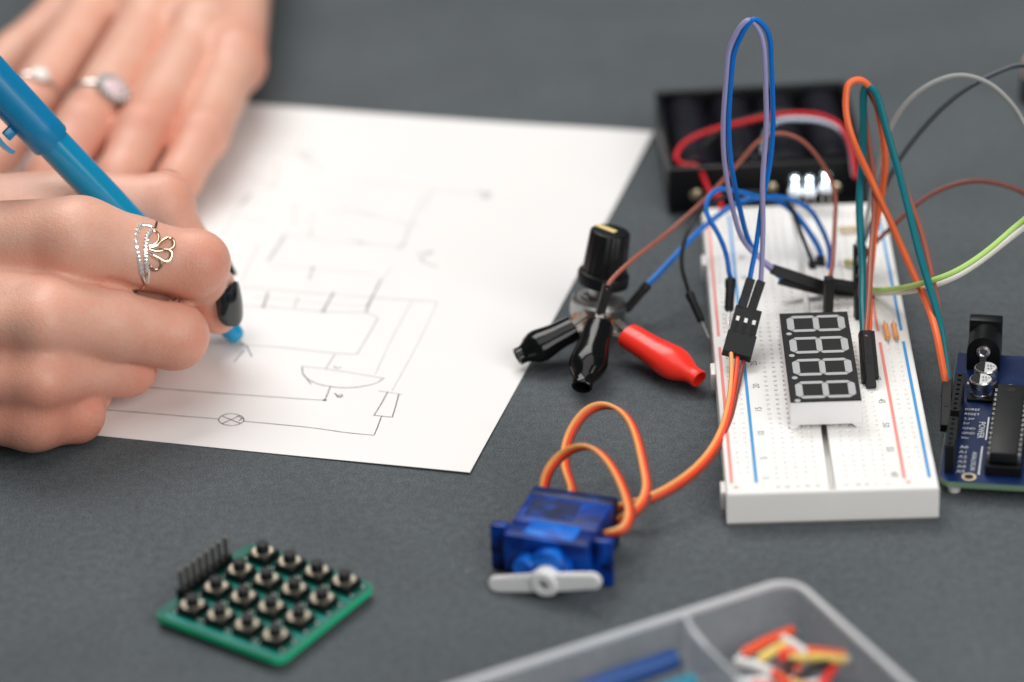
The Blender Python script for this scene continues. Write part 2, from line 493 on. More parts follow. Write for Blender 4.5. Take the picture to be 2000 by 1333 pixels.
def strokes(name, lines, m, w):
    t = MB()
    for ln in lines:
        ww = w
        if isinstance(ln, tuple): ww, ln = ln[0] * .72, ln[1]
        P = [at(x, y, z=0.3) for x, y in ln]
        P = [p + V(random.uniform(-.12, .12), random.uniform(-.12, .12), 0) for p in P]
        Q = spline(P, 6)
        Q = np.array([[p[0] + .10 * math.sin(i * .9 + p[1]) * .4, p[1] + .10 * math.cos(i * .7) * .4] for i, p in enumerate(Q)])
        T = np.gradient(Q, axis=0); T /= (np.linalg.norm(T, axis=1)[:, None] + 1e-9); Nn = np.c_[-T[:, 1], T[:, 0]]
        o = len(t.v)
        for i, q in enumerate(Q):
            hw = ww / 2 * (0.8 + 0.4 * random.random()); loc = q - PA
            z = paper_z(loc @ pe, loc @ pl) + 0.12 + 0.02
            t.v.append([*(loc + Nn[i] * hw), z]); t.v.append([*(loc - Nn[i] * hw), z])
        for i in range(len(Q) - 1): t.f.append([o + 2 * i, o + 2 * i + 1, o + 2 * i + 3, o + 2 * i + 2])
    t.build(name, m, paper, smooth=0)


c4 = lambda *p: [(150 + x / 2.353, 520 + y / 2.353) for x, y in p]
c3 = lambda *p: [(380 + x / 2.15, 180 + y / 2.15) for x, y in p]
ell = [(710 + 58 * math.cos(a), 706 + 27 * math.sin(a)) for a in np.linspace(0, 6.5, 16)]
near = [c4((20, 652), (130, 660), (400, 682), (650, 703)), c4(*ell), c4((668, 690), (752, 724)), c4((668, 724), (752, 686)), c4((735, 690), (758, 700), (745, 712)),
        c4((768, 713), (1060, 742), (1220, 766), (1365, 782)), c4((1365, 782), (1385, 740), (1400, 690)),
        c4((1430, 578), (1400, 632), (1365, 688)), c4((1365, 688), (1450, 697)), c4((1450, 697), (1468, 640), (1480, 590)),
        c4((100, 545), (245, 553), (520, 573), (820, 596), (1140, 617)), (.9, c4((1134, 612), (1146, 620))), (.9, c4((1132, 620), (1148, 613))), c4((1140, 617), (1168, 552)),
        c4((1035, 462), (1045, 505), (1100, 540), (1200, 558), (1300, 555), (1370, 540), (1415, 516)), c4((1042, 500), (1075, 542)),
        (.6, c4((1185, 585), (1200, 598), (1222, 590))), (.6, c4((1195, 600), (1212, 604), (1222, 596))), c4((780, 365), (805, 418)), c4((770, 385), (722, 440))]
mid = [c4((1035, 462), (1150, 474), (1415, 516)), c4((1385, 575), (1497, 590)), c4((1142, 475), (1165, 437), (1190, 402)), c4((1190, 402), (1290, 405)), c4((1290, 405), (1350, 300), (1387, 240)),
       c4((1387, 240), (1330, 213)), (.7, c4((1330, 213), (1345, 170), (1400, 60))), (.6, c4((1180, 460), (1200, 470), (1220, 464))), c4((700, 360), (900, 372), (1190, 402)),
       c4((720, 180), (860, 188), (1130, 208), (1330, 215)), (.8, c4((855, 190), (880, 120))), (.9, c4((1130, 210), (1180, 120))), c4((1000, 190), (1020, 140)),
       c4((740, 95), (1100, 125), (1540, 158), (1660, 165)), (.8, c4((850, 182), (862, 192))), (.9, c4((1122, 204), (1142, 212))), (.9, c4((1330, 180), (1350, 165)))]
far = [c3((150, 520), (300, 540)), c3((420, 470), (420, 560)), c3((560, 500), (620, 505), (640, 480)), c3((250, 860), (560, 890), (720, 900)), c3((200, 330), (330, 390), (350, 300)), c3((1000, 410), (960, 500)), c3((430, 260), (540, 330)), c3((640, 620), (760, 640)), c3((270, 640), (230, 720), (200, 800)), c3((900, 560), (880, 640)), c4((1660, 165), (1560, 370), (1450, 575)), c4((1540, 160), (1450, 330), (1370, 500)), (1.3, c3((380, 600), (345, 655), (310, 710))), c3((320, 725), (500, 742), (770, 765)),
       c3((380, 600), (620, 628), (870, 650)), c3((500, 510), (485, 600)), c3((640, 510), (740, 520), (940, 560)), (.9, c3((495, 740), (480, 790))), (1.2, c3((690, 625), (705, 635))),
       (1.3, c3((490, 735), (503, 745))), c3((870, 650), (960, 430)), c3((700, 375), (1000, 410), (1230, 430)), (1.4, c3((1190, 420), (1240, 425), (1210, 445), (1245, 440))), c3((220, 430), (170, 510), (120, 600)),
       (1.1, c3((190, 480), (240, 430))), (.9, c3((930, 680), (1000, 670), (950, 700), (1020, 735))), c3((740, 880), (780, 800), (830, 735)), (1.0, c3((850, 660), (885, 640))), (.9, c3((420, 250), (490, 255), (450, 275), (510, 290))),
       (.9, c3((310, 400), (345, 385))), (1.1, c3((480, 595), (495, 600))), c3((180, 300), (260, 240), (420, 250)), c3((640, 480), (760, 520))]
strokes('ink_drawing', near, M_INK, .30)
strokes('pencil_drawing', mid, M_GRAPH, .26)
strokes('faint_drawing', far, M_FAINT, .26)

# ------------------------------------------------------------------ breadboard
BB = tr(53.0, 710.49, 0, -0.0368); BW, BL, BH = 54.5, 165.0, 9.86


def bp(u, v, z=BH): return (BB @ np.array([u, v, z, 1]))[:3]


bb = thing('breadboard', 'long white solderless breadboard carrying the display and the jumper wires', 'breadboard', BB)
t = MB()
GW = 1.7; GD = 4.0; gc = BW / 2
holeu = [13.28 + 2.54 * k for k in range(5)] + [31.06 + 2.54 * k for k in range(5)]
railu = [3.5, 6.04, 47.95, 50.49]
rows_v = [7.1 + 2.54 * k for k in range(60)]
rail_v = [10.4 + 2.54 * k for k in range(59) if k % 6 != 5]
us = sorted(set([0.6, BW - .6, gc - GW / 2, gc + GW / 2] + [h + d for h in holeu + railu for d in (-.5, .5)]))
# sides and ends, with a rounded top edge
prof = [(0, 0.9), (0, BH - .6), (.18, BH - .2), (.6, BH)]
ring = []
for ins, z in prof:
    ring.append([(ins, ins, z), (BW - ins, ins, z), (BW - ins, BL - ins, z), (ins, BL - ins, z)])
for i in range(len(prof) - 1):
    for k in range(4):
        a, b = ring[i][k], ring[i][(k + 1) % 4]; c, d = ring[i + 1][(k + 1) % 4], ring[i + 1][k]
        t.add([a, b, c, d], [[0, 1, 2, 3]])
t.add(ring[0], [[3, 2, 1, 0]])
allv = sorted(set([.6, BL - .6] + [v + d for v in rows_v for d in (-.5, .5)]))
holes_main = {(round(u, 2), round(v, 2)) for u in holeu for v in rows_v}


def top_patch(u0, u1, hu, hv):
    """one strip of the top with square contact holes sunk into it"""
    uu = sorted([u0, u1] + [h + d for h in hu for d in (-.5, .5)])
    vv = sorted([.6, BL - .6] + [h + d for h in hv for d in (-.5, .5)])
    for i in range(len(uu) - 1):
        for j in range(len(vv) - 1):
            a, b, c, d = uu[i], uu[i + 1], vv[j], vv[j + 1]
            hole = any(abs((a + b) / 2 - h) < .1 for h in hu) and any(abs((c + d) / 2 - h) < .1 for h in hv)
            if not hole:
                t.add([(a, c, BH), (b, c, BH), (b, d, BH), (a, d, BH)], [[0, 1, 2, 3]])
            else:
                e, z = .16, BH - .35; z2 = BH - .5
                t.add([(a, c, BH), (b, c, BH), (b, d, BH), (a, d, BH), (a + e, c + e, z), (b - e, c + e, z), (b - e, d - e, z), (a + e, d - e, z),
                       (a + e, c + e, z2), (b - e, c + e, z2), (b - e, d - e, z2), (a + e, d - e, z2)],
                      [[0, 1, 5, 4], [1, 2, 6, 5], [2, 3, 7, 6], [3, 0, 4, 7], [4, 5, 9, 8], [5, 6, 10, 9], [6, 7, 11, 10], [7, 4, 8, 11], [8, 9, 10, 11]])


top_patch(.6, 9.0, railu[:2], rail_v)
top_patch(9.0, gc - GW / 2, holeu[:5], rows_v)
top_patch(gc + GW / 2, 45.5, holeu[5:], rows_v)
top_patch(45.5, BW - .6, railu[2:], rail_v)
for a, b, z0, z1 in ((gc - GW / 2, gc - GW / 2, BH, BH - GD), (gc + GW / 2, gc + GW / 2, BH - GD, BH)):
    t.add([(a, .6, z0), (a, BL - .6, z0), (a, BL - .6, z1), (a, .6, z1)], [[0, 1, 2, 3][::-1]])
t.add([(gc - GW / 2, .6, BH - GD), (gc + GW / 2, .6, BH - GD), (gc + GW / 2, BL - .6, BH - GD), (gc - GW / 2, BL - .6, BH - GD)], [[0, 1, 2, 3]])
for v in (.6, BL - .6):
    t.add([(gc - GW / 2, v, BH - GD), (gc + GW / 2, v, BH - GD), (gc + GW / 2, v, BH), (gc - GW / 2, v, BH)], [[0, 1, 2, 3]])
t.build('body', M_BOARD, bb, smooth=30)
t = MB(); t.box(.4, BW - .4, .4, BL - .4, 0.02, .9); t.build('adhesive_backing', M_FOAM, bb)
for (a, b) in ((3.2, 12.2), (65.5, 75.2), (131, 140.5)):
    t = MB(); t.rbox(-1.3, .1, a, b - 3.2, 3.2, BH - 1.6, .3); t.build('locking_tab', M_BOARD, bb)
for n, u, m in (('red_line', 1.6, M_REDLINE), ('blue_line', 7.95, M_BLUELINE), ('red_line', 46.0, M_REDLINE), ('blue_line', 52.45, M_BLUELINE)):
    for a, b in ((5.0, 77.9), (84.2, BL - 5)):
        t = MB(); t.add([(u - .42, a, BH + .015), (u + .42, a, BH + .015), (u + .42, b, BH + .015), (u - .42, b, BH + .015)], [[0, 1, 2, 3]])
        t.build(n, m, bb, smooth=0)
t = MB()
for r in [1] + list(range(5, 61, 5)):
    text_add(t, str(r), 2.55, tr(10.6, rows_v[r - 1] + .1, BH + .015, R(90)))
    text_add(t, str(r), 2.55, tr(43.6, rows_v[60 - r] - .1, BH + .015, R(-90)))
text_add(t, '\u25B8', 2.0, tr(12.3, rows_v[24], BH + .015))
for k, ch in enumerate('abcde'):
    text_add(t, ch, 1.9, tr(holeu[k], 2.6, BH + .015, R(90)))
    text_add(t, ch, 1.9, tr(holeu[k], BL - 3.2, BH + .015, R(90)))
for k, ch in enumerate('fghij'):
    text_add(t, ch, 1.9, tr(holeu[5 + k], 2.6, BH + .015, R(90)))
    text_add(t, ch, 1.9, tr(holeu[5 + k], BL - 3.2, BH + .015, R(90)))
t.build('printed_numbers', M_GREYP, bb, smooth=0)
for u in (2.6, 46.8):
    t = MB(); t.box(u - .8, u + .8, 2.85, 3.25, BH, BH + .02); t.box(u - .2, u + .2, 2.25, 3.85, BH, BH + .025)
    t.build('plus_sign', M_REDLINE, bb, smooth=0)

# ------------------------------------------------------------------ four digit seven segment display
sx0, sv0 = 18.3, 31.4
SD = BB @ tr(sx0, sv0, 0)
SWD, SLN, SZ0, SZ1 = 18.9, 49.4, BH + .9, BH + 8.5
sd = thing('digit_display', 'black faced four digit seven segment display with a white case', 'display', SD)
t = MB()
t.rbox(0, SWD, 0, SLN, SZ0 + .35, SZ1 - .35, .25)
t.build('case', M_WHITE, sd)
for x in (0.01, SWD - 2.61):
    for y in (0.01, SLN - 2.6):
        t = MB()
        if x < 5: pts = [(x, SZ0 - .85), (x + 1.2, SZ0 - .85), (x + 2.6, SZ0 + .5), (x, SZ0 + .5)]
        else: pts = [(x + 1.4, SZ0 - .85), (x + 2.6, SZ0 - .85), (x + 2.6, SZ0 + .5), (x, SZ0 + .5)]
        v = [(p[0], y, p[1]) for p in pts] + [(p[0], y + 2.4, p[1]) for p in pts]
        t.add(v, [[0, 1, 2, 3], [7, 6, 5, 4], [0, 4, 5, 1], [1, 5, 6, 2], [2, 6, 7, 3], [3, 7, 4, 0]])
        t.build('foot', M_WHITE, sd)
t = MB(); t.rbox(.06, SWD - .06, .06, SLN - .06, SZ1 - .36, SZ1, .08, 1); t.build('face', M_FACE, sd)
for k in range(6):
    for y in (1.7, 46.8):
        t = MB(); t.tube([(3.1 + 2.54 * k, y, SZ0 + 1.3), (3.1 + 2.54 * k, y, BH - 1.5)], .25, 6); t.build('pin', M_TIN, sd)


def seg_poly(x0, y0, x1, y1, w, slant=.5):
    d = unit(V(x1 - x0, y1 - y0)); n = V(-d[1], d[0]); a, b = V(x0, y0), V(x1, y1); h = w / 2
    return [tuple(p) for p in (a, a + (d + n) * h, b + (-d + n) * h, b, b + (-d - n) * h, a + (d - n) * h)]


SEGM = {}
for k in range(4):
    cy = 5.95 + 12.25 * k + .2
    xl, xm, xr = 2.75, 9.75, 16.7          # bottom, middle, top bar of the digit as it lies
    y0, y1 = cy - 3.9, cy + 3.9; w = 1.35; g = .1; sl = .0
    bars = [(xl, y0, xl, y1, 1.9), (xm, y0, xm, y1, 1.6), (xr, y0, xr, y1, 1.9), (xl, y0, xm, y0, w), (xm, y0, xr, y0, w), (xl, y1, xm, y1, w), (xm, y1, xr, y1, w)]
    for bi, (a, b, c, d, ww) in enumerate(bars):
        dv = unit(V(c - a, d - b)) * (g + .06)
        poly = seg_poly(a + dv[0], b + dv[1], c - dv[0], d - dv[1], ww)
        key = bi
        if key not in SEGM:
            t = MB(); t.prism([(x - a, y - b) for x, y in poly], -.1, .045); SEGM[key] = t.mesh('segment', 0)
        mobj('segment', SEGM[key], M_SEG, sd, tr(a, b, SZ1))
    if 'dp' not in SEGM:
        t = MB(); t.lathe([(.78, -.1), (.78, .045)], 20); SEGM['dp'] = t.mesh('decimal_point', 35)
    mobj('decimal_point', SEGM['dp'], M_SEG, sd, tr(2.0, cy - 5.55, SZ1))

# ------------------------------------------------------------------ servo motor
SV = tr(9.3, 695.6, 0, R(-21))
sv = thing('servo_motor', 'translucent blue micro servo with a white two armed horn and orange cable', 'servo', SV)
# body lies on its narrow side: x across (22.8), y away from the horn, z thickness 12.2
HX, ZT = 11.4, 13.6
t = MB(); t.rbox(-HX, HX, -3.0, 13.5, .15, ZT, .7, 3); t.build('case', M_SERVO, sv)
t = MB(); t.rbox(-HX + .05, HX - .05, -9.8, -3.15, .2, ZT - .05, .7, 3); t.build('front_case', M_SERVO, sv)
t = MB(); t.rbox(-HX - .08, HX + .08, 10.2, 14.6, .1, ZT + .08, .5, 2); t.build('back_cover', M_SERVOD, sv)
t = MB(); t.rbox(-9.3, 3.4, 0.2, 9.0, ZT - .2, ZT + .12, .1, 1); t.build('label_recess', M_SERVOD, sv)
t = MB(); t.rbox(-6.4, 7.0, -8.6, -1.8, ZT - .1, ZT + .3, .15, 2); t.build('gear_window', M_SERVO2, sv)
for sgn in (-1, 1):
    t = MB()
    a, b = sorted((sgn * HX, sgn * (HX + 4.7)))
    t.rbox(a, b, -6.4, -3.8, .3, ZT - .1, .5, 2)
    er = t.build('mounting_ear', M_SERVO, sv)
    c, d = sorted((sgn * (HX + 1.6), sgn * (HX + 4.72))); t = MB(); t.rbox(c, d, -6.42, -3.78, 5.2, 7.2, .2, 1); t.build('screw_slot_shade', M_SERVOD, er)  # solid dark block, the slot's shade is put into its colour
FX = frame((0, -1, 0), (1, 0, 0))
t = MB(); Mg = FX.copy(); Mg[:3, 3] = (1.4, -9.7, 6.0)
t.lathe([(5.7, 0), (5.7, 2.6), (5.2, 3.1), (.1, 3.1)], 32, Mg); t.build('gear_dome', M_SERVO2, sv)
t = MB(); Mg2 = FX.copy(); Mg2[:3, 3] = (-4.9, -9.7, 6.2); t.lathe([(3.0, 0), (3.0, 3.2), (2.6, 3.7), (.1, 3.7)], 24, Mg2); t.build('idler_dome', M_SERVO2, sv)
t = MB(); Mg3 = FX.copy(); Mg3[:3, 3] = (1.4, -12.6, 5.0); t.lathe([(2.3, 0), (2.3, 3.0)], 20, Mg3); t.build('shaft', M_WHITE, sv)
# horn in its own plane
poly = []
HL = 15.2
for sgn in (1, -1):
    for a in np.linspace(-80, 80, 9): poly.append((sgn * (HL - 2.2 + 2.3 * math.cos(R(a))), sgn * 2.3 * math.sin(R(a))))
    for a in np.linspace(42, 138, 8): poly.append((sgn * 3.9 * math.cos(R(a)), sgn * 3.9 * math.sin(R(a))))
Mh = frame((0, -1, 0), (math.cos(R(-7)), 0, math.sin(R(-7)))); Mh = FX @ tr(0, 0, 0, R(12)); Mh[:3, 3] = (1.4, -14.4, 4.8)
t = MB(); bm = bmesh.new()
vb = [bm.verts.new((x, y, 0)) for x, y in poly]; fc = bm.faces.new(vb)
ex = bmesh.ops.extrude_face_region(bm, geom=[fc]); bmesh.ops.translate(bm, vec=(0, 0, 1.5), verts=[g for g in ex['geom'] if isinstance(g, bmesh.types.BMVert)])
bmesh.ops.recalc_face_normals(bm, faces=bm.faces)
bmesh.ops.bevel(bm, geom=[e for e in bm.edges if abs(e.verts[0].co.z - e.verts[1].co.z) < 1e-6], offset=.4, segments=2, affect='EDGES')
bm.verts.index_update(); t.add([tuple(v.co) for v in bm.verts], [[v.index for v in f.verts] for f in bm.faces], Mh); bm.free()
hn = t.build('horn', M_WHITE, sv, smooth=40)
t = MB(); t.lathe([(3.5, -1.8), (3.5, 1.75), (3.2, 2.05), (1.5, 2.1), (1.3, 1.2), (.1, 1.2)], 28, Mh); t.build('horn_hub', M_WHITE, sv)
t = MB(); t.lathe([(1.15, 1.2), (1.15, 1.7), (.9, 1.9), (.1, 1.9)], 16, Mh); t.build('horn_screw', M_TIN, sv)

# servo cable: three bonded wires; world points as (px, py, y)
SVI = np.linalg.inv(SV)
cab = [(1165, 1046, 696), (1192, 1042, 694), (1218, 1036, 694), (1232, 1012, 697), (1226, 975, 703), (1200, 915, 712), (1165, 878, 719), (1135, 872, 722), (1098, 888, 724), (1070, 922, 722),
       (1062, 960, 720), (1075, 985, 718), (1105, 985, 719), (1122, 962, 722), (1107, 925, 728), (1104, 880, 735), (1122, 832, 741), (1152, 799, 744), (1188, 791, 744), (1225, 811, 740), (1247, 858, 733),
       (1259, 915, 724), (1266, 955, 716), (1252, 990, 709), (1220, 1012, 703), (1190, 1022, 705), (1175, 1014, 711), (1195, 996, 714), (1240, 985, 713), (1300, 962, 716), (1370, 912, 726), (1412, 850, 740), (1430, 780, 758), (1438, 725, 770), (1440, 698, 776)]
cp = spline([at(x, y_, y=d) for x, y_, d in cab], 7)
cp[:, 2] = np.maximum(cp[:, 2], 1.8)
cp = relax(cp, 14)
Tn = np.gradient(cp, axis=0); Tn /= np.linalg.norm(Tn, axis=1)[:, None]
off0 = unit(V(.80, .25, -.55))
off = off0[None] - Tn * (Tn @ off0)[:, None]
# bonded flat: near-parallel stretches take their direction from their neighbours
wgt = np.linalg.norm(off, axis=1)[:, None]
off = relax(off, 25); off -= Tn * (off * Tn).sum(1)[:, None]; off /= (np.linalg.norm(off, axis=1)[:, None] + 1e-9)
fan = np.ones(len(cp)); fan[-14:] = np.linspace(1, 2.1, 14)
for nm, k, m in (('orange_wire', -1, W_YELOR), ('red_wire', 0, W_REDOR), ('brown_wire', 1, W_DKBROWN)):
    P = cp + off * (1.02 * k * fan)[:, None]
    P[:, 2] = np.maximum(P[:, 2], .8)
    t = MB(); t.tube(np.c_[P, np.ones(len(P))] @ SVI.T[:, :3], .62, 8); t.build(nm, m, sv)
# three way socket at the cable's end
c0 = at(1438, 697, y=776); c1 = at(1462, 606, y=790)
ax = unit(c1 - c0); CON = frame(ax, (1, .05, -.12), c0); CL = np.linalg.norm(c1 - c0)
CON_L = SVI @ CON
t = MB(); hw, hd = 4.05, 1.35
t.rbox(-hw, hw, -hd, hd, 0, CL * .46, .2, 1, CON_L); t.rbox(-hw + .35, hw - .35, -hd + .12, hd - .12, CL * .45, CL, .2, 1, CON_L)
t.build('cable_socket', M_BLKMAT, sv)
for k in range(3):
    u = (k - 1) * 2.3
    t = MB(); t.rbox(u - .55, u + .55, -hd - .18, -hd + .3, CL * .66, CL * .66 + 1.7, .12, 1, CON_L); t.build('contact', M_METAL, sv)
    t = MB(); t.box(u - .42, u + .42, -hd - .05, -hd + .3, CL * .42, CL * .63, CON_L); t.build('latch_slot', M_BLACK, sv)

# ------------------------------------------------------------------ jumper wires
HOUS = {}


def housing_mesh(L, w):
    k = (round(L, 1), round(w, 2))
    if k not in HOUS:
        t = MB(); t.rbox(-w / 2, w / 2, -w / 2, w / 2, 0, L, .16, 1)
        # little latch window
        t.rbox(-.55, .55, -w / 2 - .1, -w / 2 + .2, L * .42, L * .42 + 2.2, .06, 1)
        HOUS[k] = t.mesh('housing', 30)
    return HOUS[k]


def round_mesh(L, r):
    k = ('r', round(L, 1), r)
    if k not in HOUS:
        t = MB(); t.lathe([(r * .82, 0), (r * .92, .3), (r * .95, L * .72), (r * 1.06, L * .76), (r * 1.1, L * .97), (r * .9, L), (r * .3, L)], 16); HOUS[k] = t.mesh('housing', 35)
    return HOUS[k]


def plug(parent, origin, base, tip, pin=0, kind='sq', w=2.5):
    """housing from base (pin end) to tip (wire end), in world mm"""
    base, tip = np.array(base, float), np.array(tip, float)
    ax = tip - base; L = np.linalg.norm(ax)
    M = frame(ax, (1, .15, 0), base - origin)
    mobj('housing', housing_mesh(L, w) if kind == 'sq' else round_mesh(L, w / 2), M_BLKMAT, parent, M)
    if pin:
        t = MB(); t.tube([(0, 0, .2), (0, 0, -pin)], .3, 8); t.build('pin', M_METAL, parent).matrix_local = bmat(M)


def wire(label, mt, pts, r=.72, plugs=(), group=None, name='jumper_wire', smooth=4, floor=1.0):
    """pts: (px, py, depth y) or ready 3-vectors"""
    P = [p if isinstance(p, np.ndarray) else at(p[0], p[1], y=p[2]) for p in pts]
    O = P[0].copy()
    th = thing(name, label, 'wire', tr(*O), group)
    Q = relax(spline(P, 8), smooth)
    k_ = np.arange(len(Q)); ph_ = random.uniform(0, 6); env = np.minimum(1, np.minimum(k_, k_[::-1]) / 10)
    Q = Q + .22 * env[:, None] * np.c_[np.sin(k_ * .33 + ph_), np.sin(k_ * .27 + 1.7 * ph_), np.cos(k_ * .21 + ph_)]
    Q[:, 2] = np.maximum(Q[:, 2], floor)
    t = MB(); t.tube(Q - O, r, 10); t.build('insulation', mt, th)
    for pl_ in plugs: plug(th, O, *pl_[:2], **(pl_[2] if len(pl_) > 2 else {}))
    return th


A = lambda x, y, d: at(x, y, y=d)
ARM = tr(*at(1832, 938, z=5.2)[:2], 0, R(-12.4))


def digital(v, z=0): return (ARM @ np.array([50.8, v, 5.2 + 7.9 + z, 1]))[:3]      # a way of the controller's far header


# the two jumpers that go up in the tall loop, pushed into the servo socket
lav_s, blu_s = A(1487, 549, 797), A(1466, 544, 796)
lav_e, blu_e = A(1513, 527, 812), A(1518, 538, 814)
wire('lavender jumper wire in the tall loop above the breadboard', W_LAV, [A(1485, 556, 797), lav_s, (1488, 480, 799), (1491, 400, 801), (1490, 333, 802), (1497, 222, 804), (1495, 130, 805), (1484, 66, 806), (1466, 38, 806), (1446, 50, 806), (1430, 85, 806),
     (1420, 130, 806), (1412, 222, 807), (1418, 333, 808), (1429, 407, 809), (1450, 463, 810), (1480, 502, 811), lav_e, A(1522, 530, 812)], .72,
     [(at(1467, 608, y=791), at(1486, 551, y=797), dict(w=2.45)), (A(1612, 560, 812), A(1508, 526, 812), dict(w=2.9))])
wire('blue jumper wire in the tall loop beside the lavender one', W_BLUE, [A(1465, 550, 796), blu_s, (1474, 490, 799), (1488, 407, 802), (1501, 333, 804), (1510, 222, 805), (1507, 120, 806), (1497, 60, 806), (1476, 36, 806), (1456, 52, 806), (1440, 90, 806),
     (1430, 130, 806), (1422, 222, 807), (1431, 333, 808), (1443, 407, 810), (1462, 465, 812), (1490, 512, 814), blu_e, A(1528, 542, 814)], .74,
     [(at(1448, 604, y=790), at(1466, 546, y=796), dict(w=2.45)), (A(1608, 570, 815), A(1522, 548, 815), dict(w=2.5))])
# wires from the potentiometer and the board's left side
wire('blue jumper wire running from the potentiometer across the far half of the breadboard', W_BLUE, [A(1262, 559, 826), (1275, 545, 828), (1320, 500, 835), (1380, 437, 846), (1440, 398, 851), (1500, 388, 851), (1545, 410, 848), (1580, 450, 843), (1602, 497, 837), A(1603, 508, 836)], .85,
     [(A(1222, 607, 822), A(1266, 555, 826.5), dict(pin=3, kind='rd', w=2.7)), (A(1604, 562, 832), A(1602, 500, 836), dict(w=2.3))])
wire('blue jumper wire curling from a round plug left of the display', W_BLUE, [A(1427, 552, 812), (1426, 540, 812), (1422, 508, 814), (1402, 460, 819), (1381, 415, 825), (1383, 384, 829), (1405, 370, 832), (1440, 375, 834), (1480, 385, 838), (1530, 385, 841), (1575, 405, 841), (1605, 445, 839), (1620, 490, 836), (1617, 545, 830)], .74,
     [(A(1424, 606, 803), A(1427, 546, 812), dict(pin=5, kind='rd', w=2.9)), (A(1612, 600, 818), A(1616, 545, 830), dict(w=2.3))])
wire('thin black jumper wire with a loose plug left of the breadboard', W_BLACK, [A(1347, 580, 816), (1343, 568, 817), (1333, 520, 822), (1336, 470, 828), (1352, 436, 834), (1385, 403, 842), (1430, 378, 848), (1490, 374, 850), (1535, 395, 847), (1560, 440, 842), (1585, 508, 835), A(1587, 516, 834)], .62,
     [(A(1370, 627, 808), A(1346, 573, 816), dict(pin=6, kind='rd', w=2.5)), (A(1590, 562, 831), A(1586, 510, 834), dict(w=2.0))])
wire('brown jumper wire running from the potentiometer past the lit diodes', W_BROWN, [A(1184, 566, 806), (1188, 555, 807), (1230, 511, 815), (1310, 450, 836), (1380, 390, 843), (1435, 325, 847), (1480, 277, 848), (1520, 262, 848), (1565, 275, 847), (1605, 315, 844), (1628, 370, 840), (1632, 430, 832), (1627, 500, 820), (1621, 540, 809), A(1619, 560, 806)], .64,
     [(A(1172, 613, 805), A(1187, 556, 807), dict(w=2.4)), (at(1617, 614, z=BH), at(1617, 614, z=BH) + V(.4, .4, 11.5), dict(w=2.5))])
# orange, teal and brown ribbon between board and micro controller
ab = [A(1849, 752, 762), A(1853, 748, 766), A(1852, 744, 770)]
wire('orange jumper wire arching from the breadboard to the blue controller board', W_ORANGE, [A(1849, 766, 760), ab[0], (1831, 662, 769), (1801, 575, 790), (1750, 455, 808), (1702, 355, 814), (1666, 270, 815), (1650, 205, 820), (1657, 166, 822), (1680, 155, 823), (1706, 185, 824), (1721, 240, 825), (1727, 310, 826), (1720, 400, 826), (1706, 470, 822), (1699, 540, 806), (1698, 600, 790), (1696, 660, 777)], .98,
     [(A(1846, 838, 745), A(1849, 752, 762), dict(w=2.6)), (bp(42.6, 57), A(1698, 650, 778), dict(w=2.5))])
wire('teal jumper wire arching behind the orange one to the controller board', W_TEAL, [A(1851, 756, 765), ab[1], (1838, 650, 774), (1815, 560, 785), (1785, 450, 798), (1755, 340, 810), (1731, 248, 817), (1707, 180, 822), (1692, 168, 824), (1686, 230, 823), (1683, 320, 820), (1680, 420, 812), (1683, 520, 800), (1686, 600, 786), (1687, 660, 774)], 1.08,
     [(A(1850, 832, 750), A(1852, 748, 766), dict(w=2.5)), (bp(40.4, 54.6), A(1686, 650, 776), dict(w=2.5))])
wire('brown jumper wire arching between the orange and teal ones', W_BROWN, [A(1851, 752, 770), ab[2], (1833, 590, 783), (1803, 470, 800), (1772, 380, 811), (1741, 280, 818), (1712, 208, 824), (1692, 168, 826), (1684, 192, 826), (1696, 262, 823), (1705, 340, 818), (1706, 440, 808), (1700, 540, 791), (1691, 660, 771)], .78,
     [(A(1852, 826, 755), A(1852, 744, 770), dict(w=2.4)), (bp(41.4, 52), A(1691, 648, 773), dict(w=2.6))])
# thin wires to the right
wire('light grey jumper wire arching out to the right', W_GREY, [at(1675, 562, z=BH), at(1675, 562, z=BH) + V(0, 0, 14), (1684, 455, 826), (1700, 400, 834), (1714, 325, 833), (1745, 240, 832), (1800, 175, 831), (1870, 147, 830), (1930, 160, 828), (1975, 205, 826), (2010, 255, 822), digital(45, 40), digital(45, 20), digital(45, 11)], .72,
     [(at(1675, 562, z=BH), at(1675, 562, z=BH) + V(0, 0, 13.5), dict(w=2.4)), (digital(45), digital(45, 14), dict(w=2.4))])
wire('dark grey jumper wire arching highest out to the right', W_DKGREY, [bp(44.4, 119, BH), bp(44.4, 119, BH + 8), (1696, 450, 836), (1720, 388, 836), (1760, 305, 836), (1810, 243, 836), (1880, 180, 836), (1940, 145, 836), (2000, 126, 836), (2050, 150, 828), digital(37.4, 48), digital(37.4, 22), digital(37.4, 11)], .74,
     [(bp(44.4, 119), bp(44.4, 119, BH + 9), dict(w=2.4)), (digital(37.4), digital(37.4, 14), dict(w=2.4))])
wire('reddish brown jumper wire arching low to the right', W_DKBROWN, [at(1677, 622, z=BH), at(1677, 622, z=BH) + V(0, 0, 14), (1688, 512, 814), (1712, 470, 832), (1770, 418, 836), (1830, 375, 838), (1900, 352, 838), (1960, 360, 837), (2000, 380, 836), (2050, 420, 822), digital(29.8, 34), digital(29.8, 20), digital(29.8, 11)], .66,
     [(at(1677, 622, z=BH), at(1677, 622, z=BH) + V(0, 0, 13.5), dict(w=2.4)), (digital(29.8), digital(29.8, 14), dict(w=2.4))])
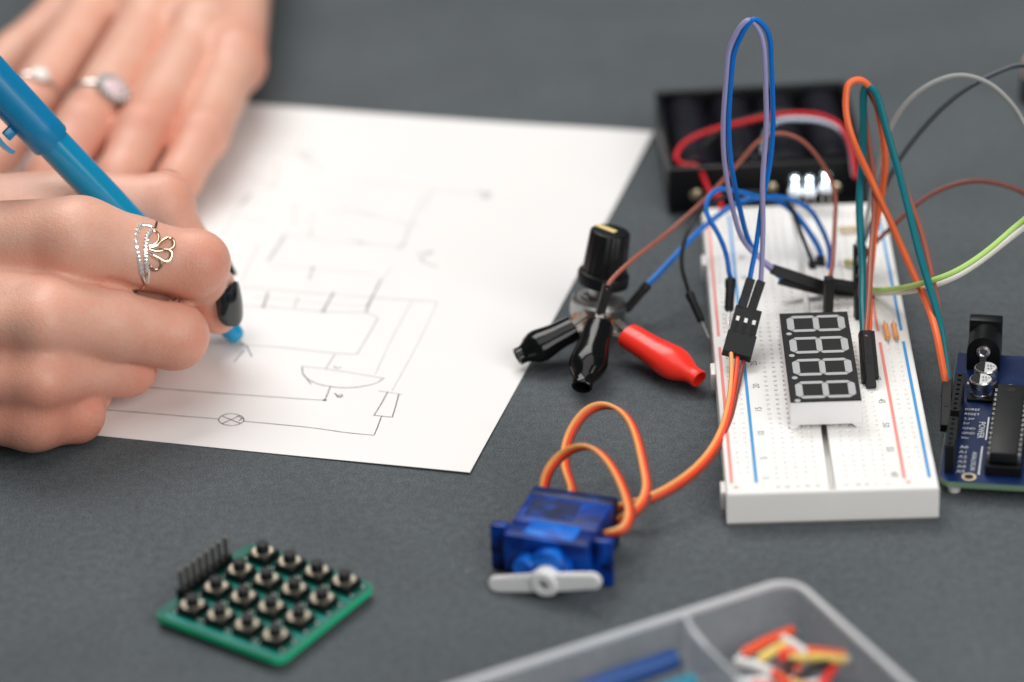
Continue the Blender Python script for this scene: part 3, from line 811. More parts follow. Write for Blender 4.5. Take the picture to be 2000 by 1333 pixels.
wire('pale green jumper wire leaving the dark plugs for the right', W_GREEN, [A(1680, 562, 812), (1692, 564, 812), (1740, 566, 803), (1800, 556, 789), (1860, 533, 786), (1930, 487, 790), (2000, 432, 796), (2070, 385, 792), digital(17.4, 40), digital(17.4, 22), digital(17.4, 11)], .8,
     [(A(1613, 552, 813), A(1700, 566, 812), dict(w=2.5)), (digital(17.4), digital(17.4, 14), dict(w=2.4))])
wire('white jumper wire running just under the pale green one', W_WHITE, [A(1685, 572, 814), (1700, 574, 814), (1745, 574, 805), (1805, 563, 791), (1865, 541, 788), (1935, 497, 792), (2003, 444, 798), (2070, 400, 792), digital(12.3, 38), digital(12.3, 22), digital(12.3, 11)], .8,
     [(A(1613, 562, 816), A(1708, 578, 814), dict(w=2.5)), (digital(12.3), digital(12.3, 14), dict(w=2.4))])
# ------------------------------------------------------------------ lit diodes
for (px, py, fu, lab) in ((1553, 356, 28.6, 'lit white diode nearest the blue wires at the far end of the breadboard'), (1581, 357, 32.7, 'lit white diode between the other two lit diodes'), (1613, 349, 37.0, 'lit white diode crossed by the thin brown wire')):
    foot = bp(fu, 162)
    top = at(px, py, y=foot[1] - .5)
    th = thing('light_diode', lab, 'led', tr(*foot), 'lit diodes on the breadboard')
    c = top - foot
    t = MB(); t.lathe([(1.75, -2.2), (1.75, 1.0)] + [(1.75 * math.cos(a), 1.0 + 1.75 * math.sin(a)) for a in np.linspace(.2, 1.5, 6)], 20, tr(*c)); t.build('lens', M_LENS, th)
    for dz, rr in ((-.9, .75), (1.1, .75)):  # lower ball is the die, upper ball imitates the dome's highlight
        t = MB(); t.sphere(c + V(0, 0, dz), rr, 8); t.build('glow', M_LED, th)
    t = MB(); t.lathe([(1.6, -4.0), (2.1, -3.9), (2.15, -2.9), (1.75, -2.2)], 20, tr(*c)); t.build('flange', M_LEDB, th)
    for dx in (-1.0, 1.0):
        t = MB(); t.tube([c + V(dx, 0, -3.9), V(dx * 1.2, 0, 0), V(dx * 1.2, 0, -2)], .26, 6); t.build('lead', M_TIN, th)

# small parts on the board
def resistor(label, m, a, b, r=.85, bands=()):
    a, b = np.array(a), np.array(b); mid_ = (a + b) / 2; ax = unit(b - a); L = np.linalg.norm(b - a)
    th = thing('resistor', label, 'resistor', tr(*mid_), 'small parts on the breadboard')
    M = frame(ax, (1, .2, .1)); h = L * .32
    t = MB(); t.lathe([(r * .5, -h - .25), (r * 1.08, -h), (r * 1.1, -h + .8), (r * .92, -h + 1.1), (r * .92, h - 1.1), (r * 1.1, h - .8), (r * 1.08, h), (r * .5, h + .25)], 14, M); t.build('body', m, th)
    t = MB(); t.tube([a - mid_ - V(0, 0, 2), a - mid_, ax * -h], .22, 6); t.build('lead', M_TIN, th)
    t = MB(); t.tube([b - mid_ - V(0, 0, 2), b - mid_, ax * h], .22, 6); t.build('lead', M_TIN, th)


resistor('small orange resistor between the red and blue lines, nearer the display', M_RES, bp(48.3, 77.2, BH + .6), bp(47.9, 86, BH + 2.2), .75)
resistor('small orange resistor between the red and blue lines, nearer the board edge', M_RES, bp(50.6, 77.2, BH + .6), bp(50.3, 86, BH + 2.2), .75)
resistor('beige resistor lying at the far end of the breadboard behind the teal wire', M_BEIGE, bp(38.6, 145, BH + 1.4), bp(46.8, 145.5, BH + 1.4), .9)
resistor('yellowish resistor lying behind the standing dark plug', mat('yellow_body', (.72, .66, .30), .5), bp(38.3, 124.5, BH + 1.4), bp(46.5, 122.5, BH + 1.4), .9)

# ------------------------------------------------------------------ battery holder
BM = tr(49.9, 891.5, 0, R(.2))
bh = thing('battery_holder', 'black plastic battery holder with four bays behind the breadboard', 'battery holder', BM)
HW, HLN, HH = 61.0, 58.0, 15.5
t = MB(); t.rbox(0, HW, 0, HLN, .1, 2.0, .4); t.build('floor_plate', M_BLACK, bh)
for n, b in (('front_wall', (0, HW, 0, 2.2, 1.9, HH)), ('back_wall', (0, HW, HLN - 2.2, HLN, 1.9, HH + .4)), ('side_wall', (0.02, 1.8, 2.25, HLN - 2.25, 1.95, HH - .4)), ('side_wall', (HW - 1.8, HW - .02, 2.25, HLN - 2.25, 1.95, HH - .4))):
    t = MB(); t.rbox(*b, .5, 2); t.build(n, M_BLACK, bh)
for k in range(1, 4):
    x = 1.8 + (HW - 3.6) * k / 4
    t = MB(); t.rbox(x - .5, x + .5, 2.3, HLN - 2.3, 2.0, 8.5, .2, 1); t.build('partition', M_BLACK, bh)
for k in range(4):
    x = 1.8 + (HW - 3.6) * (k + .5) / 4
    for y in (2.25, HLN - 3.1):
        t = MB(); t.rbox(x - 3.4, x + 3.4, y, y + .8, 3.5, 12.5, .15, 1); t.build('contact_plate', M_TIN, bh)
for (x, z) in ((8.5, 6.5), (31.5, 7.5), (51, 6.5)):
    t = MB(); t.lathe([(1.9, 0), (1.9, .6), (1.3, 1.0), (.2, 1.1)], 16, frame((0, -1, 0), (1, 0, 0), (x, 0.05, z))); t.build('rivet', mat('gold_rivet', (.75, .62, .42), .35, 1), bh)
for k in range(4):
    x = 1.8 + (HW - 3.6) * (k + .5) / 4
    M = BM @ tr(x, 4.0, 2.0 + 7.05)
    lab = ['dark battery in the holder bay nearest the paper', 'dark battery in the second bay from the paper', 'dark battery in the third bay from the paper', 'dark battery in the bay farthest from the paper'][k]
    bt = thing('battery', lab, 'battery', M, 'batteries in the holder')
    Ml = frame((0, 1, 0), (1, 0, 0))
    t = MB(); t.lathe([(6.0, .3), (6.9, .6), (6.95, 1.2), (6.95, 47.6), (6.6, 48.3), (5.5, 48.6)], 28, Ml); t.build('wrapper', M_BATT, bt)
    t = MB(); t.lathe([(2.6, 48.5), (2.6, 49.8), (2.2, 50.0)], 18, Ml if k % 2 else Ml); t.build('terminal', M_METAL, bt)
# battery leads
wire('red battery lead curling over the battery holder', W_RED, [bp(6, 163, BH - 1), bp(5.5, 166.5, BH + 3), (1390, 385, 884), (1378, 352, 890), (1362, 326, 893), (1332, 322, 896), (1320, 305, 899), (1335, 280, 903), (1385, 255, 907), (1450, 240, 908), (1530, 225, 908), (1590, 222, 906), (1635, 240, 902), (1655, 268, 897), (1667, 320, 889), (1672, 350, 886)], .72, name='battery_lead')
wire('black battery lead lying along the red one', W_BLACK, [A(1385, 392, 886), (1380, 360, 894), (1372, 300, 906), (1400, 258, 911), (1460, 234, 912), (1530, 220, 911), (1590, 230, 909), (1640, 250, 905), (1664, 290, 897), (1680, 345, 889), (1682, 385, 886)], .9, name='battery_lead')
wire('pale blue and white battery lead under the red one', mat('insulation_pale', (.62, .72, .85), .3), [A(1490, 300, 905), (1497, 255, 907), (1520, 236, 906), (1570, 232, 905), (1620, 242, 903), (1650, 262, 899), (1662, 300, 893), (1668, 345, 888)], .7, name='battery_lead')

# ------------------------------------------------------------------ potentiometer with knob
pb = at(1166, 618, z=3.0)
pax = unit(V(.185, .10, 1))
PT = frame(pax, (1, -.1, -.13), pb)
pt = thing('potentiometer', 'silver potentiometer with a black ribbed knob and yellow pointer', 'potentiometer', PT)
t = MB(); t.lathe([(7.9, 0), (8.1, .4), (8.1, 4.6), (7.6, 5.2), (.5, 5.25)], 36); t.build('body', M_POT, pt)
t = MB(); t.rbox(-7.0, 7.0, -9.2, .5, .4, 1.7, .3, 1); t.build('wafer', M_PHEN, pt)
t = MB(); t.lathe([(5.2, 5.2), (5.2, 6.0), (4.9, 6.2)], 6); t.lathe([(3.5, 6.0), (3.5, 9.3)], 20); t.build('bushing', M_POT, pt)
t = MB(); t.lathe([(6.6, 5.25), (6.6, 5.8), (6.0, 5.85)], 28); t.build('washer', M_TIN, pt)
t = MB(); t.lathe([(2.9, 9.0), (2.9, 14)], 16); t.build('shaft', M_TIN, pt)
t = MB(); t.lathe([(6.9, 10.2), (7.5, 10.5), (7.5, 13.2), (7.2, 13.8), (6.0, 14.3)], 40); t.build('knob_skirt', M_BLACK, pt)
prof = [(6.2, 14.0), (6.05, 16), (5.6, 26.0), (5.35, 26.5), (4.9, 26.65), (.3, 26.65)]
t = MB(); n = 72
vs = []
for r_, h_ in prof:
    for k in range(n):
        a = 2 * math.pi * k / n; rr = r_ + (.22 if (k % 4 < 2) and h_ < 26.2 else 0.0); vs.append((rr * math.cos(a), rr * math.sin(a), h_))
t.add(vs, [[i * n + k, i * n + (k + 1) % n, (i + 1) * n + (k + 1) % n, (i + 1) * n + k] for i in range(len(prof) - 1) for k in range(n)] + [[(len(prof) - 1) * n + k for k in range(n)]])
t.build('knob', M_BLACK, pt, smooth=50)
t = MB(); t.rbox(-5.1, 1.7, -1.05, 1.05, 26.6, 26.9, .1, 1, tr(0, 0, 0, R(-32))); t.build('pointer', M_YEL, pt)
for k in range(3):
    x = (k - 1) * 5.0
    t = MB(); t.rbox(x - 1.1, x + 1.1, -15.5, -7.5, 1.9, 2.35, .1, 1); t.build('terminal', M_TIN, pt)
    t = MB(); t.sphere((x, -8.4, 2.3), 1.2, 8, None, (1, 1, .6)); t.build('solder_joint', M_COPPER, pt)


def croc(label, m, front, tail, lower_z=None, sq=.8):
    front, tail = np.array(front), np.array(tail); ax = tail - front; L = np.linalg.norm(ax)
    M = frame(ax, np.cross(ax, (0, 0, 1)), front)
    th = thing('crocodile_clip', label, 'clip', M, 'clips on the potentiometer')
    k = L / 27.0
    prof = [(3.9, .0), (4.2, .2), (4.35, 1.0), (4.4, 5), (4.6, 9), (5.15, 13), (5.5, 16), (5.35, 18.3), (4.5, 20.8), (3.4, 22.8), (2.95, 24), (2.9, 25.5), (3.0, 26.7), (2.8, 27), (2.3, 27), (2.15, 26.6), (2.0, 22)]
    t = MB(); t.lathe([(r_, h_ * k) for r_, h_ in prof] + [(.05, 22 * k)], 28, None, True, sq); t.build('boot', m, th)
    for s_ in (-1, 1):
        t = MB(); t.rbox(-1.3, 1.3, -.3, .3, -5.0, 3, .15, 1, frame((0, -s_ * .22, 1), (1, 0, 0), (0, s_ * 1.25, 0))); t.build('jaw', M_JAW, th)
    return th


croc('glossy black crocodile clip with its hollow end over the paper edge', M_GLOSS, at(1120, 641, z=9.5), at(1010, 698, z=4.4))
croc('glossy black crocodile clip in the middle, pointing at the viewer', M_GLOSS, at(1170, 636, z=11.0), at(1136, 757, z=4.4))
croc('bright red crocodile clip beside the breadboard', M_REDV, at(1226, 655, z=8.5), at(1366, 741, z=4.2))

# ------------------------------------------------------------------ keypad
kc = V(-63.6, 681.3)
KR = math.atan2(-5.08, 7.07)
KP = tr(kc[0], kc[1], 0, KR)
kp = thing('button_keypad', 'green circuit board with sixteen push buttons and a pin header', 'keypad', KP)
KA, KB = 20.2, 19.4          # half sizes, x along the columns, y up the rows


def round_rect(x0, x1, y0, y1, r, n=6):
    out = []
    for cx, cy, a0 in ((x1 - r, y1 - r, 0), (x0 + r, y1 - r, 90), (x0 + r, y0 + r, 180), (x1 - r, y0 + r, 270)):
        for k in range(n + 1):
            a = R(a0 + 90 * k / n); out.append((cx + r * math.cos(a), cy + r * math.sin(a)))
    return out


# keypad stands slightly tilted on its solder joints
KX, KY, KZ = -1.1, -.2, .9
t = MB(); t.prism(round_rect(-KA + KX, KA + KX, -KB - .8 + KY, KB + KY, 3), 1.0 + KZ, 2.55 + KZ); t.build('board_core', M_PCBGE, kp)
t = MB(); t.prism(round_rect(-KA + .12 + KX, KA - .12 + KX, -KB - .68 + KY, KB - .12 + KY, 2.9), 2.55 + KZ, 2.66 + KZ); t.build('solder_mask', M_PCBG, kp)
BT = {}
t = MB(); t.rbox(-3.1, 3.1, -3.1, 3.1, 3.5, 5.6, .25, 1); BT['base'] = t.mesh('button_base', 30)
t = MB()
for a0, a1 in ((-62, 62), (118, 242)):
    poly = [(2.7 * math.cos(R(a)), 2.7 * math.sin(R(a))) for a in np.linspace(a0, a1, 12)] + [(1.95 * math.cos(R(a)), 1.95 * math.sin(R(a))) for a in np.linspace(a1, a0, 12)]
    t.prism(poly, 5.55, 6.15)
t.lathe([(2.7, 5.4), (2.7, 5.85), (1.9, 5.86)], 28); BT['cover'] = t.mesh('metal_cover', 35)
t = MB(); t.lathe([(1.7, 5.6), (1.65, 7.9), (1.5, 8.2), (.1, 8.3)], 20); BT['cap'] = t.mesh('button_cap', 35)
for i in range(4):
    for j in range(4):
        M = tr((j - 1.5) * 8.7, (1.5 - i) * 9.4, 0, R(random.uniform(-2, 2)))
        b = mobj('push_button', BT['base'], M_BLACK, kp, M)
        mobj('metal_cover', BT['cover'], M_BRASS, b); mobj('button_cap', BT['cap'], M_BLKMAT, b)
t = MB()
for i in range(4):
    for j in range(4):
        for dx in (-3.6, 3.6):
            for dy in (-2.3, 2.3):
                t.sphere(((j - 1.5) * 8.7 + dx, (1.5 - i) * 9.4 + dy, 2.7 + KZ), .42, 6, None, (1, 1, .6))
tag(t.build('solder_dots', M_SOLDER, kp), kind='stuff')
t = MB()
for k in range(4):
    t.rbox(-KA + 2, KA - 2, (1.5 - k) * 9.4 - 4.9, (1.5 - k) * 9.4 - 4.3, 2.65 + KZ, 2.69 + KZ, .01, 1)
t.build('copper_trace', mat('teal_trace', (.005, .33, .30), .3, var=.2, coat=.3), kp)
hx = -KA + .5
for k in range(8):
    y = -8.9 + 2.54 * k - 1.2
    t = MB(); t.rbox(hx - 1.27, hx + 1.27, y - 1.25, y + 1.25, 2.67 + KZ, 6.0, .3, 1); t.build('header_block', M_BLACK, kp)
    t = MB(); t.box(hx - .42, hx + .42, y - .42, y + .42, 6.0, 11.4); t.build('header_pin', M_BLKMAT if False else mat('dark_pin', (.16, .145, .13), .45, .6) if k == 0 else MATS['dark_pin'], kp)

# ------------------------------------------------------------------ micro controller board (local u: across, v: far to near end)
ua = R(-12.4)
AR = tr(*at(1832, 938, z=5.2)[:2], 0, ua)
ar = thing('controller_board', 'dark blue micro controller board with a long black chip at the breadboard', 'circuit board', AR)
AW, AL, AZ = 53.4, 68.8, 5.2
t = MB(); t.prism([(2.5, -.6), (AW - 3, 0), (AW, 3), (AW, AL), (0, AL), (0, 2.2)], AZ - 1.6, AZ - .06); t.build('board_core', M_PCBBE, ar)
t = MB(); t.prism([(2.55, -.5), (AW - 3, .08), (AW - .1, 3), (AW - .1, AL - .1), (.1, AL - .1), (.1, 2.2)], AZ - .06, AZ); t.build('solder_mask', M_PCBB, ar)
for x, y in ((4, 4), (49, 4), (4, 62), (49, 62)):
    t = MB(); t.lathe([(1.6, .0), (1.6, AZ - 1.65)], 12, tr(x, y, .02)); t.build('stand_off', M_WHITE, ar)
# the header sockets along the edge (power: 8 ways, analog: 6 ways)
def header(v0, n, u0=2.5):
    for k in range(n):
        v = v0 - k * 2.54
        t = MB(); h = 8.4
        t.box(u0 - 1.22, u0 + 1.22, v - 1.24, v + 1.24, AZ, AZ + h - .5)
        for a, b, c, d in ((-1.22, 1.22, -1.24, -.5), (-1.22, 1.22, .5, 1.24), (-1.22, -.5, -.5, .5), (.5, 1.22, -.5, .5)): t.box(u0 + a, u0 + b, v + c, v + d, AZ + h - .5, AZ + h)
        t.build('header_socket', M_BLACK, ar, smooth=0)


def vpx(py): return None


header(41.0, 8); header(17.5, 6)
header(45.0, 8, 50.8); header(22.5, 8, 50.8)
# power jack overhanging the far edge
Jm = tr(7.6, AL - 5.5, AZ)
t = MB(); t.rbox(-4.5, 4.5, 4.5, 8.4, 0, 11, .4, 2, Jm)
prof = [(5.0 * math.cos(R(a)) * .9, 5.6 + 4.6 * math.sin(R(a))) for a in np.linspace(0, 180, 14)]
poly = [(-4.5, 0), (4.5, 0)] + [(4.5, 5.6)] + prof[1:-1] + [(-4.5, 5.6)]
Mj = Jm @ frame((0, -1, 0), (1, 0, 0), (0, 4.6, 0)); 
t.prism(poly, 0, 8.5, Mj)
t.build('power_jack', M_BLACK, ar)
t = MB(); t.lathe([(1.9, 0), (1.9, .5), (1.2, .8), (.9, .5), (.1, .5)], 20, Jm @ frame((0, -1, 0), (1, 0, 0), (0, -3.9, 6.0))); t.rbox(-.9, .9, -4.3, -3.85, 0, 5, .1, 1, Jm); t.build('jack_pin', M_METAL, ar)
# two electrolytic capacitors
for (u, v) in ((8.8, 51.6), (7.9, 45.0)):
    t = MB(); t.rbox(u - 3.4, u + 3.4, v - 3.4, v + 3.4, AZ, AZ + 1.0, .2, 1); t.build('capacitor_foot', M_BLACK, ar)
    t = MB(); t.lathe([(3.15, 1.0), (3.15, 1.5), (2.95, 1.8), (3.15, 2.1), (3.15, 5.2), (2.9, 5.5), (.1, 5.5)], 30, tr(u, v, AZ)); cpo = t.build('capacitor_can', M_METAL, ar)
    t = MB(); t.lathe([(2.85, 5.5), (2.85, 5.515), (.1, 5.515)], 28, tr(u, v, AZ)); t.build('can_top', M_CANTOP, cpo)
    t = MB(); t.prism([(2.8 * math.cos(R(a)), 2.8 * math.sin(R(a))) for a in np.linspace(95, 265, 18)], 5.5, 5.54, tr(u, v, AZ)); t.build('polarity_mark', M_BLKMAT, cpo)
    t = MB(); text_add(t, '35v', 1.7, tr(u + 1.3, v + .7, AZ + 5.54)); text_add(t, '47', 1.6, tr(u + 1.1, v - .9, AZ + 5.54)); t.build('capacitor_print', M_BLKMAT, cpo, smooth=0)
# voltage regulator and friends
t = MB(); t.rbox(21, 28.5, 59.5, 63.2, AZ, AZ + 1.8, .2, 1); t.build('regulator', M_BLACK, ar)
for k in range(3):
    t = MB(); t.rbox(21.4 + 2.3 * k, 22.6 + 2.3 * k, 57.6, 59.8, AZ, AZ + .6, .1, 1); t.build('regulator_leg', M_METAL, ar)
# long chip in its socket
cu, cw = 16.4, 7.2; v0, v1 = 4.6, 41.0
t = MB(); t.rbox(cu - 4.7, cu + 4.7, v0 - 1.0, v1 + .6, AZ, AZ + 3.0, .2, 1); t.build('chip_socket', M_BLACK, ar)
t = MB(); t.rbox(cu - cw / 2, cu + cw / 2, v0, v1, AZ + 3.6, AZ + 6.6, .25, 2); t.lathe([(1.2, 0), (1.2, .04)], 14, tr(cu, v1 - 3, AZ + 6.6)); t.build('long_chip', M_BLKMAT, ar)
for s_ in (-1, 1):
    for k in range(14):
        v = v0 + 1.8 + 2.54 * k
        t = MB(); u = cu + s_ * (cw / 2 + .35); t.rbox(u - .38, u + .38, v - .62, v + .62, AZ + 2.8, AZ + 5.6, .12, 1); t.build('chip_pin', M_METAL, ar)
# small surface mount parts
for (u, v, a, b, m) in ((4.9, 50.5, 1.0, .6, M_BEIGE), (15.7, 50.0, .6, 1.1, M_TIN), (14.2, 25, .5, .9, M_BEIGE), (26.5, 47, 1.6, .8, M_BLACK), (30, 52, 1.2, .7, M_BEIGE), (34, 46, 3.4, 3.4, M_BLACK), (42, 50, 1.2, .8, M_BEIGE), (28.6, 12, .9, .6, M_TIN), (28.6, 20, .9, .6, M_TIN), (28.6, 28, .9, .6, M_TIN)):
    t = MB(); t.rbox(u - a, u + a, v - b, v + b, AZ, AZ + .9, .1, 1); t.build('chip_component', m, ar)
t = MB(); t.rbox(33, 46, 56, 72, AZ, AZ + 10.8, .4, 2); t.build('usb_socket', M_METAL, ar)
t = MB(); Z = AZ + .02
for k, s_ in enumerate(('IOREF', 'RESET', '3.3V', '5V', 'GND', 'GND', 'Vin')): text_add(t, s_, 1.55, tr(4.3, 37.6 - 2.54 * k, Z), 'LEFT')
for k in range(6): text_add(t, 'A%d' % k, 2.0, tr(4.3, 17.5 - 2.5 * k, Z), 'LEFT')
text_add(t, 'POWER', 2.5, tr(9.3, 27.0, Z, R(-90))); text_add(t, 'ANALOG IN', 1.75, tr(8.4, 10.6, Z, R(-90)))
t.box(10.7, 11.1, 22.0, 34.0, AZ, Z); t.box(10.0, 10.4, 4.0, 18.5, AZ, Z)
text_add(t, 'DIGITAL (PWM ~)', 1.9, tr(44.5, 26, Z, R(-90)))
for k in range(14): text_add(t, str(13 - k), 1.4, tr(47.4, 44.6 - 2.9 * k, Z, 0))
text_add(t, 'MADE IN ITALY', 1.5, tr(27.0, 12, Z, R(-90)))
for k in range(12): t.lathe([(.45, -.02), (.45, 0)], 10, tr(25.2, 8 + 2.9 * k, Z))
t.build('white_print', M_SILK, ar, smooth=0)
t = MB(); t.lathe([(1.9, -.02), (1.9, .015), (1.3, .016)], 20, tr(7.8, 2.6, AZ), False); t.build('mounting_ring', M_BEIGE, ar)
t = MB(); t.lathe([(1.3, -.02), (1.3, .012)], 20, tr(7.8, 2.6, AZ)); t.build('mounting_hole_shade', M_BLKMAT, ar)  # flat dark disc painted in place of the shade in the hole

# ------------------------------------------------------------------ divided plastic box
bc = at(1547, 1126, z=20); bl_ = at(900, 1333, z=20)
bdir = unit((bc - bl_)[:2]); ba = math.atan2(bdir[1], bdir[0])
BX = tr(bc[0], bc[1], 0, ba)               # origin: far right rim corner; x runs back to the left as negative, y towards the viewer as negative
box = thing('divided_box', 'frosted clear plastic box with compartments at the bottom edge', 'box', BX)
BWX, BDY, BHZ, wl = 130, 62, 20.0, 1.3
outer = round_rect(-BWX, 0, -BDY, 0, 6.5, 8)


def ring_wall(t, r_in_pairs, M=None):
    for i in range(len(r_in_pairs) - 1):
        (i0, z0), (i1, z1) = r_in_pairs[i], r_in_pairs[i + 1]
        a = round_rect(-BWX + i0, -i0, -BDY + i0, -i0, max(.6, 6.5 - i0), 8); b = round_rect(-BWX + i1, -i1, -BDY + i1, -i1, max(.6, 6.5 - i1), 8); n = len(a)
        t.add([(x, y, z0) for x, y in a] + [(x, y, z1) for x, y in b], [[k, (k + 1) % n, n + (k + 1) % n, n + k] for k in range(n)])


t = MB(); ring_wall(t, [(1.6, .2), (1.0, .8), (.25, BHZ - 2.6), (-.55, BHZ - 2.5), (-.55, BHZ), (.75, BHZ), (.95, BHZ - 1.5), (1.75, 1.6), (2.4, 1.3)])
t.build('shell', M_BOX, box)
t = MB(); ring_wall(t, [(-.6, BHZ - 2.2), (-.75, BHZ - 1.2), (-.6, BHZ + .05), (.1, BHZ + .3), (.85, BHZ + .05), (.9, BHZ - 1.0)]); t.build('rim', M_RIM, box)
t = MB(); t.prism(round_rect(-BWX + 1.7, -1.7, -BDY + 1.7, -1.7, 5, 6), .2, 1.3); t.build('bottom', M_BOX, box)


def divider(x, y0, y1):
    t = MB()
    t.rbox(x - .65, x + .65, y0, y1, 1.32, BHZ - 3.2, .25, 1)
    for yy, d in ((y1, -1), (y0, 1)):
        pf = [(0, BHZ - .4), (0, BHZ - 3.3), (d * 9, BHZ - 3.3), (d * 5, BHZ - 2.6), (d * 2, BHZ - 1.6)]
        v = [(x - .6, yy + a, z) for a, z in pf] + [(x + .6, yy + a, z) for a, z in pf]; n = 5
        t.add(v, [[0, 1, 2, 3, 4], [9, 8, 7, 6, 5]] + [[k, (k + 1) % n, n + (k + 1) % n, n + k] for k in range(n)])
    # thickened foot where the divider meets the floor
    t.rbox(x - 2.2, x + 2.2, y0 + .2, y1 - .2, 1.31, 3.0, .7, 2)
    t.build('divider', M_BOXD, box)


divider(-30, -BDY + 1.5, -1.5); divider(-86, -BDY + 1.5, -1.5)
BXw = lambda x, y, z: (BX @ np.array([x, y, z, 1]))[:3]
# blue and teal staple leads in the second bay
for (y, z, L, m, lab, nm) in ((-7.5, 9.5, 34, mat('deep_blue', (.002, .06, .26), .35), 'long dark blue wire stick in the box', 'wire_stick'), (-16.5, 8.0, 30, mat('teal_blue', (.006, .20, .30), .35), 'short teal wire stick in the box', 'wire_stick')):
    O = BXw(-33, y, z)
    th = thing(nm, lab, 'wire', BX @ tr(-34.5, y + 3.5, z + 1, R(3)), 'wire sticks in the box')
    t = MB(); t.tube([(0, 0, 0), (-L * .5, 0, .4), (-L, -.6, 0)], 2.5, 12); t.build('insulation', m, th)
    t = MB(); t.tube([(0, 0, 0), (1.6, 0, 0), (2.1, 0, -1.0), (2.1, 0, -z + 1.6)], .45, 8); t.tube([(-L, -.6, 0), (-L - 1.5, -.6, 0), (-L - 2, -.6, -1), (-L - 2, -.6, -z + 1.6)], .45, 8); t.build('bare_end', M_METAL, th)
# heap of small bent jumper leads in the corner bay
hp = [('orange', (.90, .10, .03)), ('yellow', (.86, .66, .16)), ('white', (.82, .82, .80)), ('black', (.02, .02, .02)), ('red', (.80, .04, .03))]
HM = [mat('heap_' + n, c, .35) for n, c in hp]
rng = random.Random(5)
spec = [(-13.5, -13, 10.5, 14, 10, 0), (-13.0, -16, 9.5, 10, 12, 1), (-20, -18.5, 9, 9, -60, 2), (-6.5, -21, 9.5, 14, -35, 0), (-6.0, -23, 9.0, 12, -32, 1), (-17.5, -23, 8.4, 10, -75, 0), (-16, -25, 8.0, 9, -70, 1), (-9, -16.5, 10.2, 9, -80, 2), (-12, -21, 8.0, 13, 20, 3),
        (-12.5, -24.5, 7.2, 11, 60, 0), (-9.5, -25.5, 8.5, 9, 5, 3), (-14, -27, 6.8, 12, -20, 2), (-20, -25, 7.0, 10, -50, 4), (-7, -28, 7.2, 12, 40, 4), (-18, -29, 6.5, 12, 10, 1), (-11, -31, 6.4, 12, -60, 0), (-10, -19.5, 8.6, 7, -25, 4), (-22, -21.5, 7.5, 8, -20, 2)]
nm_ = {0: 'orange', 1: 'yellow', 2: 'white', 3: 'black', 4: 'red'}
where = ['topmost at the back of the heap', 'just under the topmost orange one', 'at the back edge by the divider', 'nearest the long rim, slanting', 'tucked under the slanting orange one', 'standing by the divider', 'beside the orange one by the divider', 'at the upper corner of the heap', 'in the middle of the heap',
         'crossing the heap centre', 'near the front of the heap', 'low at the front', 'low by the divider', 'low near the rim', 'lowest by the divider', 'at the very front', 'small, in the middle', 'small, against the divider']
for k, (x, y, z, L, a, c) in enumerate(spec):
    th = thing('jumper_staple', '%s bent jumper lead in the box, %s' % (nm_[c], where[k]), 'wire', BX @ tr(x * 1.05 + 2.4, y * 1.05 + 5.5, z - .6, R(a)), 'small jumper leads heaped in the box')
    t = MB(); L *= 1.12; t.tube([(-L / 2, 0, 0), (0, 0, rng.uniform(-.3, .8)), (L / 2, 0, 0)], 1.15, 10); t.build('insulation', HM[c], th)
    t = MB()
    for s_ in (-1, 1): t.tube([(s_ * L / 2, 0, 0), (s_ * (L / 2 + .8), 0, -.1), (s_ * (L / 2 + 1.1), 0, -.8), (s_ * (L / 2 + 1.1), 0, -3.4)], .3, 6)
    t.build('bare_end', M_METAL, th)

# ------------------------------------------------------------------ small part at the right edge of the picture
eo = at(2020, 200, z=0)
ed = thing('cable_plug', 'blurred black and peach plug cut by the frame beside the grey wires', 'plug', tr(*eo))
t = MB(); t.lathe([(4.2, 0), (4.6, .4), (4.6, 9), (4.2, 9.4)], 24, tr(0, 0, 0)); t.build('collar', M_BLKMAT, ed)
t = MB(); t.lathe([(3.9, 9.3), (3.9, 14), (3.4, 15.5), (2.0, 16.4), (.1, 16.6)], 24, tr(0, 0, 0)); t.build('cap', M_SKINY, ed)
